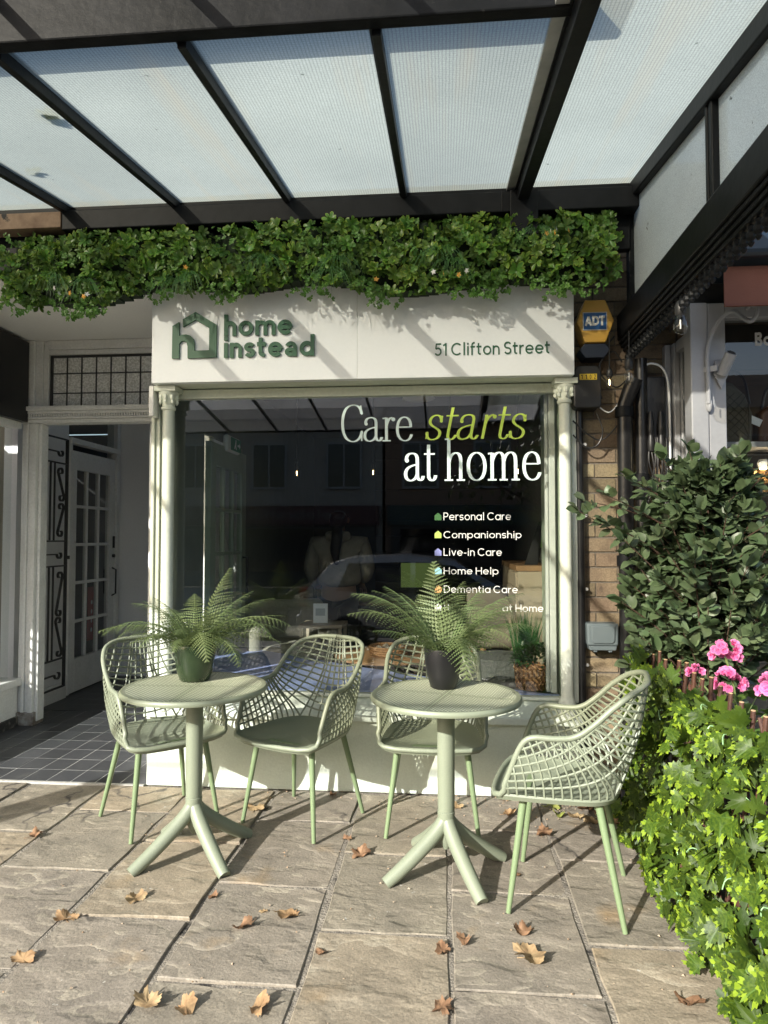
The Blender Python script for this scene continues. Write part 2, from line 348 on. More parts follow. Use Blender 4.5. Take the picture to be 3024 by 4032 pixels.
# ------------------------------------------------------------------ ground, pavement
m_ground = M('distant_ground', (.09, .09, .085), .9, (.07, .07, .065), scale=.3)
g = obj('ground', MB().box(-600, 600, -600, 600, -.7, -.6), m_ground); structure(g)
m_road = M('asphalt', (.05, .05, .052), .85, (.04, .04, .042), scale=2, fine=.25, fscale=150, bump=.4, bscale=200)
structure(obj('road', MB().box(-60, 60, -9, -2.15, -.55, -.33), m_road))
m_mortar = M('mortar_bed', (.27, .24, .19), .95, (.17, .15, .12), scale=9, fine=.3, fscale=160, bump=.9, bscale=90, bdist=.012, dirt=(.035, .032, .028), dirtscale=7, dlo=.57, dhi=.65)
def flag_mat():
    m, n, l = nt_new('riven_flagstone'); b = n.new('ShaderNodeBsdfPrincipled'); o = n.new('ShaderNodeOutputMaterial')
    b.inputs['Roughness'].default_value = .62; b.inputs['Specular IOR Level'].default_value = .35
    ge = n.new('ShaderNodeNewGeometry'); oi = n.new('ShaderNodeObjectInfo')
    sh = n.new('ShaderNodeVectorMath'); sh.operation = 'MULTIPLY_ADD'; sh.inputs[1].default_value = (1, 1, 1)
    cb = n.new('ShaderNodeCombineXYZ'); ml = n.new('ShaderNodeMath'); ml.operation = 'MULTIPLY'; ml.inputs[1].default_value = 60; l.new(oi.outputs['Random'], ml.inputs[0])
    for k in range(3): l.new(ml.outputs[0], cb.inputs[k])
    l.new(ge.outputs['Position'], sh.inputs[0]); l.new(cb.outputs[0], sh.inputs[2]); pos = sh.outputs[0]
    a = noise_node(n, l, 2.6, 6, vec=pos); c = mixc(n, l, ramp(n, l, a.outputs[0], .3, .72).outputs[0], (.285, .24, .175), (.175, .15, .115))
    hs = ramp(n, l, oi.outputs['Random'], 0, 1, (.205, .183, .15, 1), (.34, .268, .17, 1))
    hs.color_ramp.elements.new(.35).color = (.215, .195, .165, 1); hs.color_ramp.elements.new(.7).color = (.21, .195, .15, 1)
    c = mixc(n, l, .42, c, hs.outputs[0])
    # lighter flaking edges of the riven layers, following the same contour field as the relief
    mp = n.new('ShaderNodeMapping'); mp.inputs['Scale'].default_value = (2.3, 3.6, 1); l.new(pos, mp.inputs[0])
    h = noise_node(n, l, 1.25, 4, vec=mp.outputs[0], rough=.5)
    st = n.new('ShaderNodeMath'); st.operation = 'MULTIPLY'; st.inputs[1].default_value = 6; l.new(h.outputs[0], st.inputs[0])
    fr = n.new('ShaderNodeMath'); fr.operation = 'FRACT'; l.new(st.outputs[0], fr.inputs[0])
    sm = ramp(n, l, fr.outputs[0], .0, .45); 
    band = ramp(n, l, fr.outputs[0], .0, .32, (1, 1, 1, 1), (0, 0, 0, 1))
    msk = noise_node(n, l, 3.1, 3, vec=pos); bm_ = n.new('ShaderNodeMath'); bm_.operation = 'MULTIPLY'
    l.new(band.outputs[0], bm_.inputs[0]); l.new(ramp(n, l, msk.outputs[0], .42, .62).outputs[0], bm_.inputs[1])
    b2 = n.new('ShaderNodeMath'); b2.operation = 'MULTIPLY'; b2.inputs[1].default_value = .7; l.new(bm_.outputs[0], b2.inputs[0])
    c = mixc(n, l, b2.outputs[0], c, (.36, .32, .24))
    f = noise_node(n, l, 130, 4, vec=pos); mr = n.new('ShaderNodeMapRange'); mr.inputs[1].default_value = .3; mr.inputs[2].default_value = .7; mr.inputs[3].default_value = .78; mr.inputs[4].default_value = 1.2
    l.new(f.outputs[0], mr.inputs[0]); c = mixc(n, l, 1., c, mr.outputs[0], 'MULTIPLY')
    fm = noise_node(n, l, 9, 6, vec=pos, rough=.68); mq = n.new('ShaderNodeMapRange'); mq.inputs[1].default_value = .3; mq.inputs[2].default_value = .7; mq.inputs[3].default_value = .78; mq.inputs[4].default_value = 1.22
    l.new(fm.outputs[0], mq.inputs[0]); c = mixc(n, l, 1., c, mq.outputs[0], 'MULTIPLY')
    sp = noise_node(n, l, 55, 2, vec=pos); c = mixc(n, l, ramp(n, l, sp.outputs[0], .74, .79).outputs[0], c, (.05, .05, .045))
    sp2 = noise_node(n, l, 38, 2, vec=pos); c = mixc(n, l, ramp(n, l, sp2.outputs[0], .735, .765).outputs[0], c, (.42, .40, .34))
    vo = n.new('ShaderNodeTexVoronoi'); vo.feature = 'DISTANCE_TO_EDGE'; vo.inputs['Scale'].default_value = 1.15; wn_ = noise_node(n, l, 3.5, 4, vec=pos)
    wv_ = mixc(n, l, .22, pos, wn_.outputs['Color']); l.new(wv_, vo.inputs['Vector'])
    ck_ = ramp(n, l, vo.outputs['Distance'], .0, .009, (1, 1, 1, 1), (0, 0, 0, 1)); km = noise_node(n, l, 1.1, 2, vec=pos)
    kk = n.new('ShaderNodeMath'); kk.operation = 'MULTIPLY'; l.new(ck_.outputs[0], kk.inputs[0]); l.new(ramp(n, l, km.outputs[0], .50, .58).outputs[0], kk.inputs[1])
    c = mixc(n, l, kk.outputs[0], c, (.05, .045, .04))
    rs = noise_node(n, l, 3.3, 4, vec=pos); c = mixc(n, l, ramp(n, l, rs.outputs[0], .62, .82).outputs[0], c, (.27, .19, .10))
    l.new(c, b.inputs['Base Color'])
    fl = n.new('ShaderNodeMath'); fl.operation = 'FLOOR'; l.new(st.outputs[0], fl.inputs[0])
    hh = n.new('ShaderNodeMath'); hh.operation = 'ADD'; l.new(fl.outputs[0], hh.inputs[0]); l.new(sm.outputs[0], hh.inputs[1])
    h2 = n.new('ShaderNodeMath'); h2.operation = 'MULTIPLY'; h2.inputs[1].default_value = .0042; l.new(hh.outputs[0], h2.inputs[0])
    f2 = noise_node(n, l, 90, 5, vec=pos); f3 = n.new('ShaderNodeMath'); f3.operation = 'MULTIPLY_ADD'; f3.inputs[1].default_value = .0022
    l.new(f2.outputs[0], f3.inputs[0]); l.new(h2.outputs[0], f3.inputs[2])
    mp2 = n.new('ShaderNodeMapping'); mp2.inputs['Scale'].default_value = (5, 7.5, 1); mp2.inputs['Rotation'].default_value = (0, 0, .4); l.new(pos, mp2.inputs[0])
    f4 = noise_node(n, l, 1.2, 3, vec=mp2.outputs[0], rough=.5); f5 = n.new('ShaderNodeMath'); f5.operation = 'MULTIPLY_ADD'; f5.inputs[1].default_value = .008
    l.new(f4.outputs[0], f5.inputs[0]); l.new(f3.outputs[0], f5.inputs[2])
    bp = n.new('ShaderNodeBump'); bp.inputs['Strength'].default_value = 1.0; bp.inputs['Distance'].default_value = 1.0
    l.new(f5.outputs[0], bp.inputs['Height']); l.new(bp.outputs[0], b.inputs['Normal']); l.new(b.outputs[0], o.inputs[0])
    return m
m_flag = flag_mat()
pv = MB(); ys = [(3.9, -.0065), (.6, -.0065), (-2.0, -.20), (-2.0, -.6), (3.9, -.6)]
pv.prism(ys, -30, 30, 'x')
pave = structure(obj('pavement', pv, m_mortar))
structure(obj('kerb', MB().box(-30, 30, -2.15, -2.002, -.6, -.185), M('kerb_stone', (.22, .21, .19), .8, fine=.15), bevel=.01))
structure(obj('far_pavement', MB().box(-60, 60, -13.5, -9.002, -.55, -.2), M('far_paving', (.2, .19, .17), .9)))
rs = random.Random(3)
def slab(x0, x1, y0, y1):
    g_ = .0062; w, d = (x1 - x0) / 2 - g_, (y1 - y0) / 2 - g_
    per = []
    def edge(a, b, k):
        for i in range(k):
            t = i / k; j = .0 if i == 0 else rs.uniform(-.007, .007)
            dx, dy = b[0] - a[0], b[1] - a[1]; L = math.hypot(dx, dy)
            per.append((a[0] + dx * t - dy / L * j, a[1] + dy * t + dx / L * j))
    c = [(-w + rs.uniform(0, .008), -d + rs.uniform(0, .008)), (w - rs.uniform(0, .008), -d + rs.uniform(0, .008)), (w - rs.uniform(0, .008), d - rs.uniform(0, .008)), (-w + rs.uniform(0, .008), d - rs.uniform(0, .008))]
    for i in range(4): edge(c[i], c[(i + 1) % 4], 4)
    n = len(per); mb = MB()
    tx, ty = rs.uniform(-.004, .004), rs.uniform(-.003, .003)
    top = [(x * .985, y * .988, .0 + tx * x / w + ty * y / d + rs.uniform(-.001, .001)) for x, y in per]
    mid = [(x, y, -.0035 + tx * x / w + ty * y / d) for x, y in per]; bot = [(x, y, -.03) for x, y in per]
    mb.add(top + mid + bot, [tuple(range(n))] + [(i, i + n, (i + 1) % n + n, (i + 1) % n) for i in range(n)] + [(i + n, i + 2 * n, (i + 1) % n + 2 * n, (i + 1) % n + n) for i in range(n)])
    return link('flagstone', mb.mesh('flagstone', m_flag), pave, ((x0 + x1) / 2, (y0 + y1) / 2, rs.uniform(-.002, .002)))
courses = [(-3.36, -2.88, [1.0, 1.7, 2.3, 2.95, 3.5, 3.85]), (-2.88, -2.40, [1.0, 1.35, 2.0, 2.65, 3.2, 3.85]), (-2.40, -1.93, [1.0, 1.65, 2.2, 2.6, 3.22, 3.85]), (-1.93, -1.43, [1.0, 1.55, 2.2, 2.872, 3.5, 3.85]),
           (-1.43, -.945, [1.0, 1.3, 1.9, 2.53, 3.17, 3.85]), (-.945, -.465, [1.0, 1.55, 2.19, 2.815, 3.455, 3.85]), (-.465, .018, [1.0, 1.3, 1.92, 2.515, 3.13, 3.85]),
           (.018, .497, [1.0, 1.6, 2.225, 2.835, 3.42, 3.85]), (.497, .975, [1.0, 1.25, 1.86, 2.507, 3.142, 3.85]), (.975, 1.46, [1.0, 1.6, 2.2, 2.8, 3.4, 3.85]), (1.46, 1.95, [1.0, 1.3, 1.9, 2.5, 3.1, 3.5])]
for x0, x1, yy in courses:
    for a, b in zip(yy, yy[1:]): slab(x0, x1, a, b)

# ------------------------------------------------------------------ entrance recess: tiles, walls, frame
m_tile = M('charcoal_tile', (.045, .047, .05), .42, (.062, .064, .066), scale=3, rand=.2, fine=.12, fscale=70, bump=.15, bscale=60, dirt=(.11, .11, .10), dirtscale=5, dlo=.6, dhi=.85)
m_grout = M('pale_grout', (.45, .45, .42), .9, (.32, .32, .3), scale=8)
rec = structure(obj('recess_floor', MB().box(-3.6, -1.725, 3.862, 7.0, -.1, .004), m_grout))
tm = MB().box(-.0715, .0715, -.094, .094, -.01, .0016).mesh('floor_tile', m_tile)
for j in range(8):
    for i in range(11):
        link('floor_tile', tm, rec, (-1.80 - .15 * i, 3.963 + .195 * j, .004 + rnd.uniform(-.0007, .0007)))
def tiles_far():
    mb = MB()
    for j in range(8, 15):
        for i in range(12): mb.box(-1.8735 - .15 * i, -1.7265 - .15 * i, 3.8675 + .195 * j, 4.0585 + .195 * j, 0, .0095)
    return mb
stuff(obj('far_floor_tiles', tiles_far(), m_tile, rec))
structure(obj('threshold', MB().box(-3.3, -1.725, 3.846, 3.866, -.05, .006), M('threshold_stone', (.4, .39, .35), .8, fine=.15)))

# passage walls
pw = thing('passage_wall', 'grey-white plastered walls of the recessed entrance passage beside the shop window', 'wall', (-2.5, 6.9, 0))
def local(mb, t): return mb.add([], []) if False else mb
def part(name, mb, mat, parent, **k):
    """part given in world coordinates under an unrotated thing"""
    lx, ly, lz = parent.matrix_basis.translation if parent.parent is None else (0, 0, 0)
    mb.v = [(x - lx, y - ly, z - lz) for x, y, z in mb.v]
    return obj(name, mb, mat, parent, **k)
part('back_wall', MB().box(-3.5, -1.76, 6.85, 6.97, 0, 2.95), m_white_in, pw)
w_ = MB().box(-3.47, -3.36, 5.12, 5.86, .0, 2.95).box(-3.47, -3.36, 6.78, 6.848, 0, 2.95).box(-3.47, -3.36, 5.862, 6.778, 2.62, 2.95)
part('side_wall', w_, m_white_in, pw)
part('skirting', MB().box(-3.36, -3.335, 5.12, 5.84, .01, .16), m_white_old, pw, bevel=.004)
part('ceiling', MB().box(-3.5, -1.76, 3.80, 6.99, 2.952, 3.0), m_white_in, pw)

# left neighbour: return window, black fascia, sill
ls = thing('optician_shop', 'white painted shop corner with eyewear window and black fascia at the left edge', 'shop', (-3.3, 4.6, 0))
part('stall_riser', MB().box(-3.42, -3.235, 3.6, 4.99, 0, .30), m_white_old, ls, bevel=.004)
part('plinth', MB().box(-3.42, -3.215, 3.6, 5.0, 0, .075), M('peeling_black_plinth', (.03, .03, .03), .7, (.16, .15, .13), scale=14, lo=.5, hi=.62), ls, bevel=.004)
part('sill', MB().box(-3.42, -3.205, 3.6, 5.0, .302, .36), m_white_old, ls, bevel=.006)
part('fascia', MB().box(-3.52, -3.18, 3.75, 4.97, 2.31, 2.93), M('black_fascia', (.006, .006, .007), .35), ls, bevel=.004)
part('corner_board', MB().box(-3.46, -3.16, 3.74, 3.78, 2.86, 3.2), m_white, ls)
part('window_pane', MB().box(-3.285, -3.279, 3.62, 4.93, .36, 2.31), GLASS('optician_glass', k=1.6), ls)
part('window_head', MB().box(-3.31, -3.22, 3.62, 4.95, 2.26, 2.308), m_white_old, ls)
part('interior_back', MB().box(-4.5, -4.4, 3.3, 6.0, 0, 2.9).box(-4.5, -3.4, 5.15, 5.2, 0, 2.9), M('optician_wall', (.30, .27, .20), .7), ls)
# fluted door post at the corner
post = thing('door_frame', 'white painted door frame with dentil lintel round the recessed entrance', 'door frame', (-2.6, 5.05, 0))
pm = MB()
for k, (a, b, y) in enumerate([(-3.245, -3.215, 5.0), (-3.213, -3.186, 4.985), (-3.184, -3.157, 4.995), (-3.155, -3.118, 4.98), (-3.116, -3.09, 5.01)]): pm.box(a, b, y, 5.1, .03, 2.305)
part('jamb', pm, m_white_old, post, bevel=.005)
part('jamb_plinth', MB().box(-3.255, -3.10, 4.97, 5.11, 0, .10), M('bare_wood_foot', (.12, .08, .055), .8, (.4, .39, .36), scale=20, bump=.6), post, bevel=.004)
part('jamb', MB().box(-2.2, -1.76, 5.0, 5.1, .012, 2.305).box(-2.235, -2.202, 5.02, 5.1, .012, 2.305), m_white_old, post, bevel=.005)
part('lintel', MB().box(-3.26, -1.76, 4.985, 5.1, 2.307, 2.335).box(-3.26, -1.76, 4.965, 5.1, 2.337, 2.352).box(-3.27, -1.76, 4.96, 5.1, 2.375, 2.395).box(-3.28, -1.76, 4.94, 5.1, 2.397, 2.43), m_white_old, post, bevel=.004)
dn = MB()
for i in range(74): dn.box(-3.255 + .02 * i, -3.243 + .02 * i, 4.962, 5.05, 2.353, 2.374)
part('dentil_strip', dn, m_white_old, post)
part('upper_jamb', MB().box(-3.26, -3.15, 4.99, 5.1, 2.432, 2.95).box(-3.148, -3.095, 5.01, 5.1, 2.432, 2.95).box(-3.093, -3.055, 5.025, 5.1, 2.432, 2.95), m_white_old, post, bevel=.004)
part('upper_head', MB().box(-3.053, -1.76, 5.02, 5.1, 2.845, 2.88).box(-3.053, -1.76, 5.0, 5.1, 2.882, 2.95), m_white_old, post, bevel=.004)
tl = part('transom_light', MB().box(-3.05, -3.035, 5.04, 5.07, 2.432, 2.843).box(-3.033, -1.9, 5.04, 5.07, 2.432, 2.442).box(-3.033, -1.9, 5.04, 5.07, 2.832, 2.843), m_lead, post)
m_rip = GLASS('rippled_glass', tint=(.5, .5, .48), k=3.5, rough=.12, bump=1., bscale=62)
def ripple():
    m, n, l = nt_new('obscured_glass'); b = n.new('ShaderNodeBsdfPrincipled'); o = n.new('ShaderNodeOutputMaterial')
    t = noise_node(n, l, 75, 3, 'World', rough=.5); c = mixc(n, l, ramp(n, l, t.outputs[0], .38, .66).outputs[0], (.60, .60, .57), (.94, .94, .92)); l.new(c, b.inputs['Base Color'])
    b.inputs['Roughness'].default_value = .35; bp = n.new('ShaderNodeBump'); bp.inputs['Strength'].default_value = .6; bp.inputs['Distance'].default_value = .006
    l.new(t.outputs[0], bp.inputs['Height']); l.new(bp.outputs[0], b.inputs['Normal']); l.new(b.outputs[0], o.inputs[0]); return m
m_obs = ripple()
zs = [2.444, 2.548, 2.702, 2.83]; 
for i in range(9):
    for j in range(3):
        x = -3.033 + .118 * i
        obj('pane', MB().box(x + .004, x + .112, 5.05, 5.06, zs[j] + .003, zs[j + 1] - .005).add([], []), m_obs, tl, loc=(2.6, -5.05, 0))
        obj('lead_came', MB().box(x + .112, x + .122, 5.044, 5.066, zs[j], zs[j + 1]).box(x - .004, x + .111, 5.045, 5.065, zs[j + 1] - .005, zs[j + 1] + .003), m_lead, tl, loc=(2.6, -5.05, 0))

# glazed white door in the passage's left side
def glazed_door(name, label, cat, loc, rz, w, h, mat, glass, rows=5, cols=3, bottom=.30, top=.17, side=.11, bar=.028, t=.045, handles=True):
    d = thing(name, label, cat, loc, rz)          # local: hinge at x=0, door along +x, faces -y
    obj('leaf', MB().box(0, side, 0, t, 0, h).box(w - side, w, 0, t, 0, h).box(side + .001, w - side - .001, 0, t, 0, bottom).box(side + .001, w - side - .001, 0, t, h - top, h), mat, d, bevel=.003)
    pw_ = (w - 2 * side - bar * (cols - 1)) / cols; ph = (h - bottom - top - bar * (rows - 1)) / rows
    for i in range(1, cols):
        x = side + i * pw_ + (i - 1) * bar; obj('glazing_bar', MB().box(x, x + bar, .004, t - .004, bottom + .001, h - top - .001), mat, d, bevel=.006)
    for j in range(1, rows):
        z = bottom + j * ph + (j - 1) * bar; obj('glazing_bar', MB().box(side + .002, w - side - .002, .007, t - .007, z, z + bar), mat, d, bevel=.006)
    for i in range(cols):
        for j in range(rows):
            x = side + i * (pw_ + bar); z = bottom + j * (ph + bar)
            obj('pane', MB().box(x, x + pw_, t / 2 - .002, t / 2 + .002, z, z + ph), glass, d)
    return d
m_clear = GLASS('door_glass', tint=(.88, .9, .88), k=2.)
gd = glazed_door('passage_door', 'white fifteen-pane glazed door in the left side of the passage', 'door', (-3.36, 5.90, .02), R(90), .84, 2.2, m_white_old, m_clear)
obj('frame', MB().box(-.035, -.003, -.02, .06, 0, 2.26).box(.843, .90, -.02, .06, 0, 2.26).box(-.035, .90, -.03, .06, 2.262, 2.31), m_white_old, gd, bevel=.004)
obj('top_light', MB().box(0, .84, .02, .03, 2.312, 2.56), m_clear, gd)
obj('lock', MB().box(.80, .825, -.014, -.001, 1.30, 1.42).tube([(.81, 0, 1.22), (.81, -.02, 1.22)], .018, 10), m_iron, gd)
obj('handle', MB().tube([(.80, 0, .82), (.80, -.04, .84), (.80, -.04, 1.08), (.80, 0, 1.10)], .009, 8), m_iron, gd, smooth=True)
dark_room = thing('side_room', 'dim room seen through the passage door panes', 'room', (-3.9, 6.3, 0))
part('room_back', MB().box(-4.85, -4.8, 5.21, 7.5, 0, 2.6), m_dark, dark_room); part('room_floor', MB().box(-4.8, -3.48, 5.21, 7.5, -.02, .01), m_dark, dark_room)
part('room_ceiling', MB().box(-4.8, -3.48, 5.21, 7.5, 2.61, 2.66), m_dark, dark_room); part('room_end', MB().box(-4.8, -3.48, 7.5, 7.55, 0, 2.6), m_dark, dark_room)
m_red = M('red_print', (.42, .02, .03), .4)
po = thing('red_notice', 'red notice sheet with white symbols behind the passage door glass', 'notice', (-3.46, 6.52, .42))
obj('sheet', MB().box(-.004, 0, -.10, .10, .0, .52), m_red, po)
for k in range(4): obj('white_symbol', MB().prism([(-.03 + .014 * math.cos(a * .7), .10 + .09 * k + .022 * math.sin(a * .7)) for a in range(9)], .0006, .003, 'x'), m_white, po)

# wrought iron gate folded open
gate = thing('iron_gate', 'black wrought iron scroll gate folded open in the recessed entrance', 'gate', (-3.235, 5.16, 0), R(90))
def gb(name, pts, r, flat=1.0, n=6): return obj(name, MB().tube(pts, r, n, flat=flat), m_iron, gate, smooth=True)
GW = .47; yq = -.0
obj('frame_post', MB().box(0, .028, -.016, .016, .11, 2.32), m_iron, gate, bevel=.003)
obj('frame_post', MB().box(GW - .02, GW, -.012, .012, .16, 2.27), m_iron, gate, bevel=.003)
for z in (.16, .40, 1.18, 1.39, 2.05, 2.26): obj('cross_bar', MB().box(.029, GW - .021, -.009, .009, z, z + .012), m_iron, gate)
for x in (.09, .15, .21, .27): 
    obj('bar', MB().box(x, x + .012, -.006, .006, .413, 1.179), m_iron, gate); obj('bar', MB().box(x, x + .012, -.006, .006, 1.403, 2.049), m_iron, gate)
def scroll(x0, z0, x1, z1, r=.045, side=1):
    """flat-bar S scroll between two curls"""
    def curl(cx, cz, a0, turn):
        out = []
        for k in range(15):
            a = a0 + turn * k / 14 * 4.6; rr = r * (1 - k / 17); out.append((cx + rr * math.cos(a), cz + rr * math.sin(a)))
        return out
    a = curl(x0, z0, R(0 if side > 0 else 180), side); b = curl(x1, z1, R(180 if side > 0 else 0), side)
    pts = list(reversed(a)) + b
    mb = MB()
    for (xa, za), (xb, zb) in zip(pts, pts[1:]):
        dx, dz = xb - xa, zb - za; L = math.hypot(dx, dz) + 1e-9; nx, nz = -dz / L * .005, dx / L * .005
        v = [(xa + nx, za + nz), (xa - nx, za - nz), (xb - nx, zb - nz), (xb + nx, zb + nz)]
        mb.prism(v, -.010, .010, 'y')
    return obj('scroll', mb, m_iron, gate)
for za, zb in ((1.47, 1.68), (1.77, 1.98), (.46, .72), (.80, 1.10)): scroll(.37, zb, .375, za, .046, 1 if za in (1.47, .80) else -1)
scroll(.085, 2.15, .37, 2.15, .046, 1); scroll(.085, 1.285, .37, 1.285, .046, 1); scroll(.085, .28, .37, .28, .052, 1)
for z in (.55, 1.98): obj('hinge', MB().box(-.075, -.012, -.028, .01, z - .05, z + .05).tube([(-.03, -.02, z), (.04, -.02, z)], .014, 8).tube([(-.0, -.03, z - .05), (-.0, -.03, z + .03)], .013, 8), m_iron, gate)
obj('latch', MB().box(GW, GW + .04, -.01, .01, 1.24, 1.27), m_iron, gate)

# eyewear rack in the left window
rk = thing('eyewear_rack', 'backlit rack strips behind the left shop window', 'rack', (-3.62, 4.75, 0))
rb = MB()
for k in range(17): rb.box(-3.66, -3.64, 4.2, 5.14, .75 + k * .085, .756 + k * .085)
part('shelf_strips', rb, M('rack_steel', (.4, .38, .33), .35, metal=.6), rk); part('rack_board', MB().box(-3.70, -3.68, 4.2, 5.14, .6, 2.2), M('rack_board', (.19, .17, .11), .5, (.30, .26, .16), scale=4), rk)
gm = MB()
for sx in (-1, 1): gm.tube([(.0, sx * .035 + .024 * math.cos(a), .018 * math.sin(a)) for a in [2 * math.pi * k / 10 for k in range(11)]], .003, 5)
gm.tube([(0, -.011, .004), (0, .011, .004)], .0025, 5).tube([(0, .058, .008), (-.06, .055, .006)], .002, 5).tube([(0, -.058, .008), (-.06, -.055, .006)], .002, 5)
gme = gm.mesh('spectacles', M('spectacle_frame', (.015, .013, .012), .25))
for k in range(15):
    for q in range(2):
        o = link('spectacles', gme, None, (-3.635, 4.82 + .16 * q, .78 + .085 * k)); tag(o, 'dark spectacle frame on the rack in the left shop window', 'spectacles', 'spectacles on the rack')
for k, (z, mt) in enumerate(((1.06, m_red), (1.55, m_red), (1.30, m_white), (.80, m_white), (1.74, m_red))):
    o = obj('price_tag', MB().box(-.004, .004, -.035, .035, -.022, .022), mt, None, loc=(-3.618, 4.87 + .02 * k, z)); tag(o, ['small red tag beside spectacles at knee height', 'small red tag between upper spectacles on the rack', 'small white tag at mid height on the eyewear rack', 'small white tag low on the eyewear rack', 'topmost small red tag on the eyewear rack'][k], 'tag')
cd = thing('display_card', 'grey framed display card leaning low in the left shop window', 'display card', (-3.40, 4.82, .37), R(90))
obj('card', MB().prism([(-.12, 0), (.07, 0), (.05, .30), (-.12, .30)], 0, .012), M('card_grey', (.45, .46, .44), .5), cd); obj('black_label', MB().box(-.04, .05, -.004, -.001, .07, .13), m_blackp, cd)
text_obj('S', .02, .045, .095, .025, -.0045, .002, m_white, 'lettering', cd, .1)

# ------------------------------------------------------------------ the shop: riser, sill, columns, window, fascia sign
shop = thing('window_bay', 'pale sage shop front with slim columns, big window and rendered base', 'shop front', (-.5, 3.9, 0))
part('stall_riser', MB().box(-1.715, .742, 3.865, 4.02, .0, .40), m_wall, shop, bevel=.006)
sb = MB(); sb.prism([(3.825, .40), (3.825, .438), (3.955, .512), (4.02, .512), (4.02, .402)], -1.72, .75, 'x')
part('sill', sb, M('sill_paint', (.60, .66, .58), .4, (.55, .61, .53), scale=5, fine=.05, bump=.15, bscale=40, dirt=(.4, .42, .36), dirtscale=9, dlo=.62, dhi=.8), shop, bevel=.005)
def column(x):
    r = .034
    prof = [(.052, .44), (.052, .50), (.046, .51), (.048, .525), (.040, .54), (r, .56), (r * .97, 1.4), (r * .94, 2.17), (.041, 2.175), (.042, 2.188), (r, 2.195), (.037, 2.21), (.046, 2.25), (.058, 2.262), (.060, 2.275)]
    c = part('column', MB().lathe(prof, (x, 3.862, 0), 20), m_sage, shop, smooth=True)
    cap = MB().box(x - .062, x + .062, 3.80, 3.925, 2.277, 2.306)
    for k in range(8):
        a = k * math.pi / 4; cx, cyy = x + .047 * math.cos(a), 3.862 + .047 * math.sin(a); cap.ball((cx, cyy, 2.245), (.014, .014, .022), 6, 5); cap.ball((cx * 1 + .004 * math.cos(a), cyy, 2.218), (.010, .010, .014), 6, 4)
    obj('capital', MB().add([(a + .5, b - 3.9, c_) for a, b, c_ in cap.v], cap.f), m_sage, c, smooth=True)
column(-1.606); column(.672)
part('corner_pilaster', MB().box(-1.715, -1.695, 3.875, 4.0, .513, 2.306).box(-1.693, -1.668, 3.89, 4.0, .513, 2.306).box(-1.666, -1.645, 3.905, 4.0, .513, 2.306), M('pilaster_paint', (.64, .68, .58), .45, (.58, .62, .52), scale=5, bump=.15, bscale=40, fine=.04), shop, bevel=.004)
part('corner_pilaster', MB().box(.715, .742, 3.90, 4.0, .513, 2.306), m_sage, shop, bevel=.004)
part('window_frame', MB().box(-1.643, -1.618, 3.925, 3.99, .513, 2.25).box(.672, .713, 3.925, 3.99, .513, 2.25).box(-1.643, .713, 3.925, 3.99, 2.252, 2.306).box(-1.617, .671, 3.93, 3.985, .5135, .532), m_sage, shop, bevel=.004)
part('window_pane', MB().box(-1.617, .671, 3.95, 3.958, .533, 2.25), GLASS('shop_glass', tint=(.93, .95, .93), k=3.2), shop)
part('inner_post', MB().box(.585, .603, 4.03, 4.06, .54, 2.3).box(.606, .640, 4.01, 4.06, .54, 2.3), M('inner_white', (.74, .76, .74), .4), shop, bevel=.004)

sign = thing('fascia_sign', 'white fascia sign box with raised green logo and street address', 'sign', (-.5, 3.76, 2.31))
part('panel', MB().box(-1.663, -.4785, 3.75, 3.80, 2.31, 2.98).box(-.4775, .707, 3.75, 3.80, 2.31, 2.98), m_white, sign, bevel=.002)
part('side_panel', MB().box(-1.66, -1.655, 3.801, 4.0, 2.312, 2.95).box(.70, .705, 3.801, 4.0, 2.312, 2.95), m_white, sign)
part('soffit', MB().box(-1.654, .699, 3.802, 4.0, 2.312, 2.33), m_sage, sign)
part('end_bracket', MB().box(-1.70, -1.672, 3.80, 3.88, 2.13, 2.306), m_white_old, sign, bevel=.004)
def zh(x, y):
    sx, sy = (640 + x * .3978) / 1.8228, (1180 + y * .3978) / 1.8228
    return (-1.538 + (x - 101) * (.820 / 1404), 2.445 + (588 - y) * (.264 / 460))
mark = [(172, 365), (200, 352), (240, 350), (285, 365), (315, 395), (325, 440), (325, 515), (472, 513), (472, 292), (335, 207), (210, 275), (207, 198), (335, 128), (545, 262), (545, 586), (258, 588), (257, 470), (247, 435), (220, 415), (195, 418), (172, 445)]
lg = part('logo_mark', MB().prism([zh(*p) for p in mark], 3.749, 3.735), m_green, sign)
part('logo_mark', MB().prism([zh(*p) for p in [(103, 262), (171.5, 225), (171.5, 588), (101, 588)]], 3.749, 3.7352), m_green, sign)
def sign_text(s, x0, x1, zb, cap, bold, depth=.013):
    t = text_obj(s, x0 + .5, x1 + .5, zb - 2.31, cap, 3.749 - 3.76, depth, m_green, 'lettering', sign, bold, .10 if bold > .08 else .12)
sign_text('home', -1.236, -.842, 2.567, .117, .094)
sign_text('inste@d', -1.236, -.718, 2.443, .117, .094)
sign_text('51 Clifton Street', -.047, .578, 2.428, .070, .062, .003)

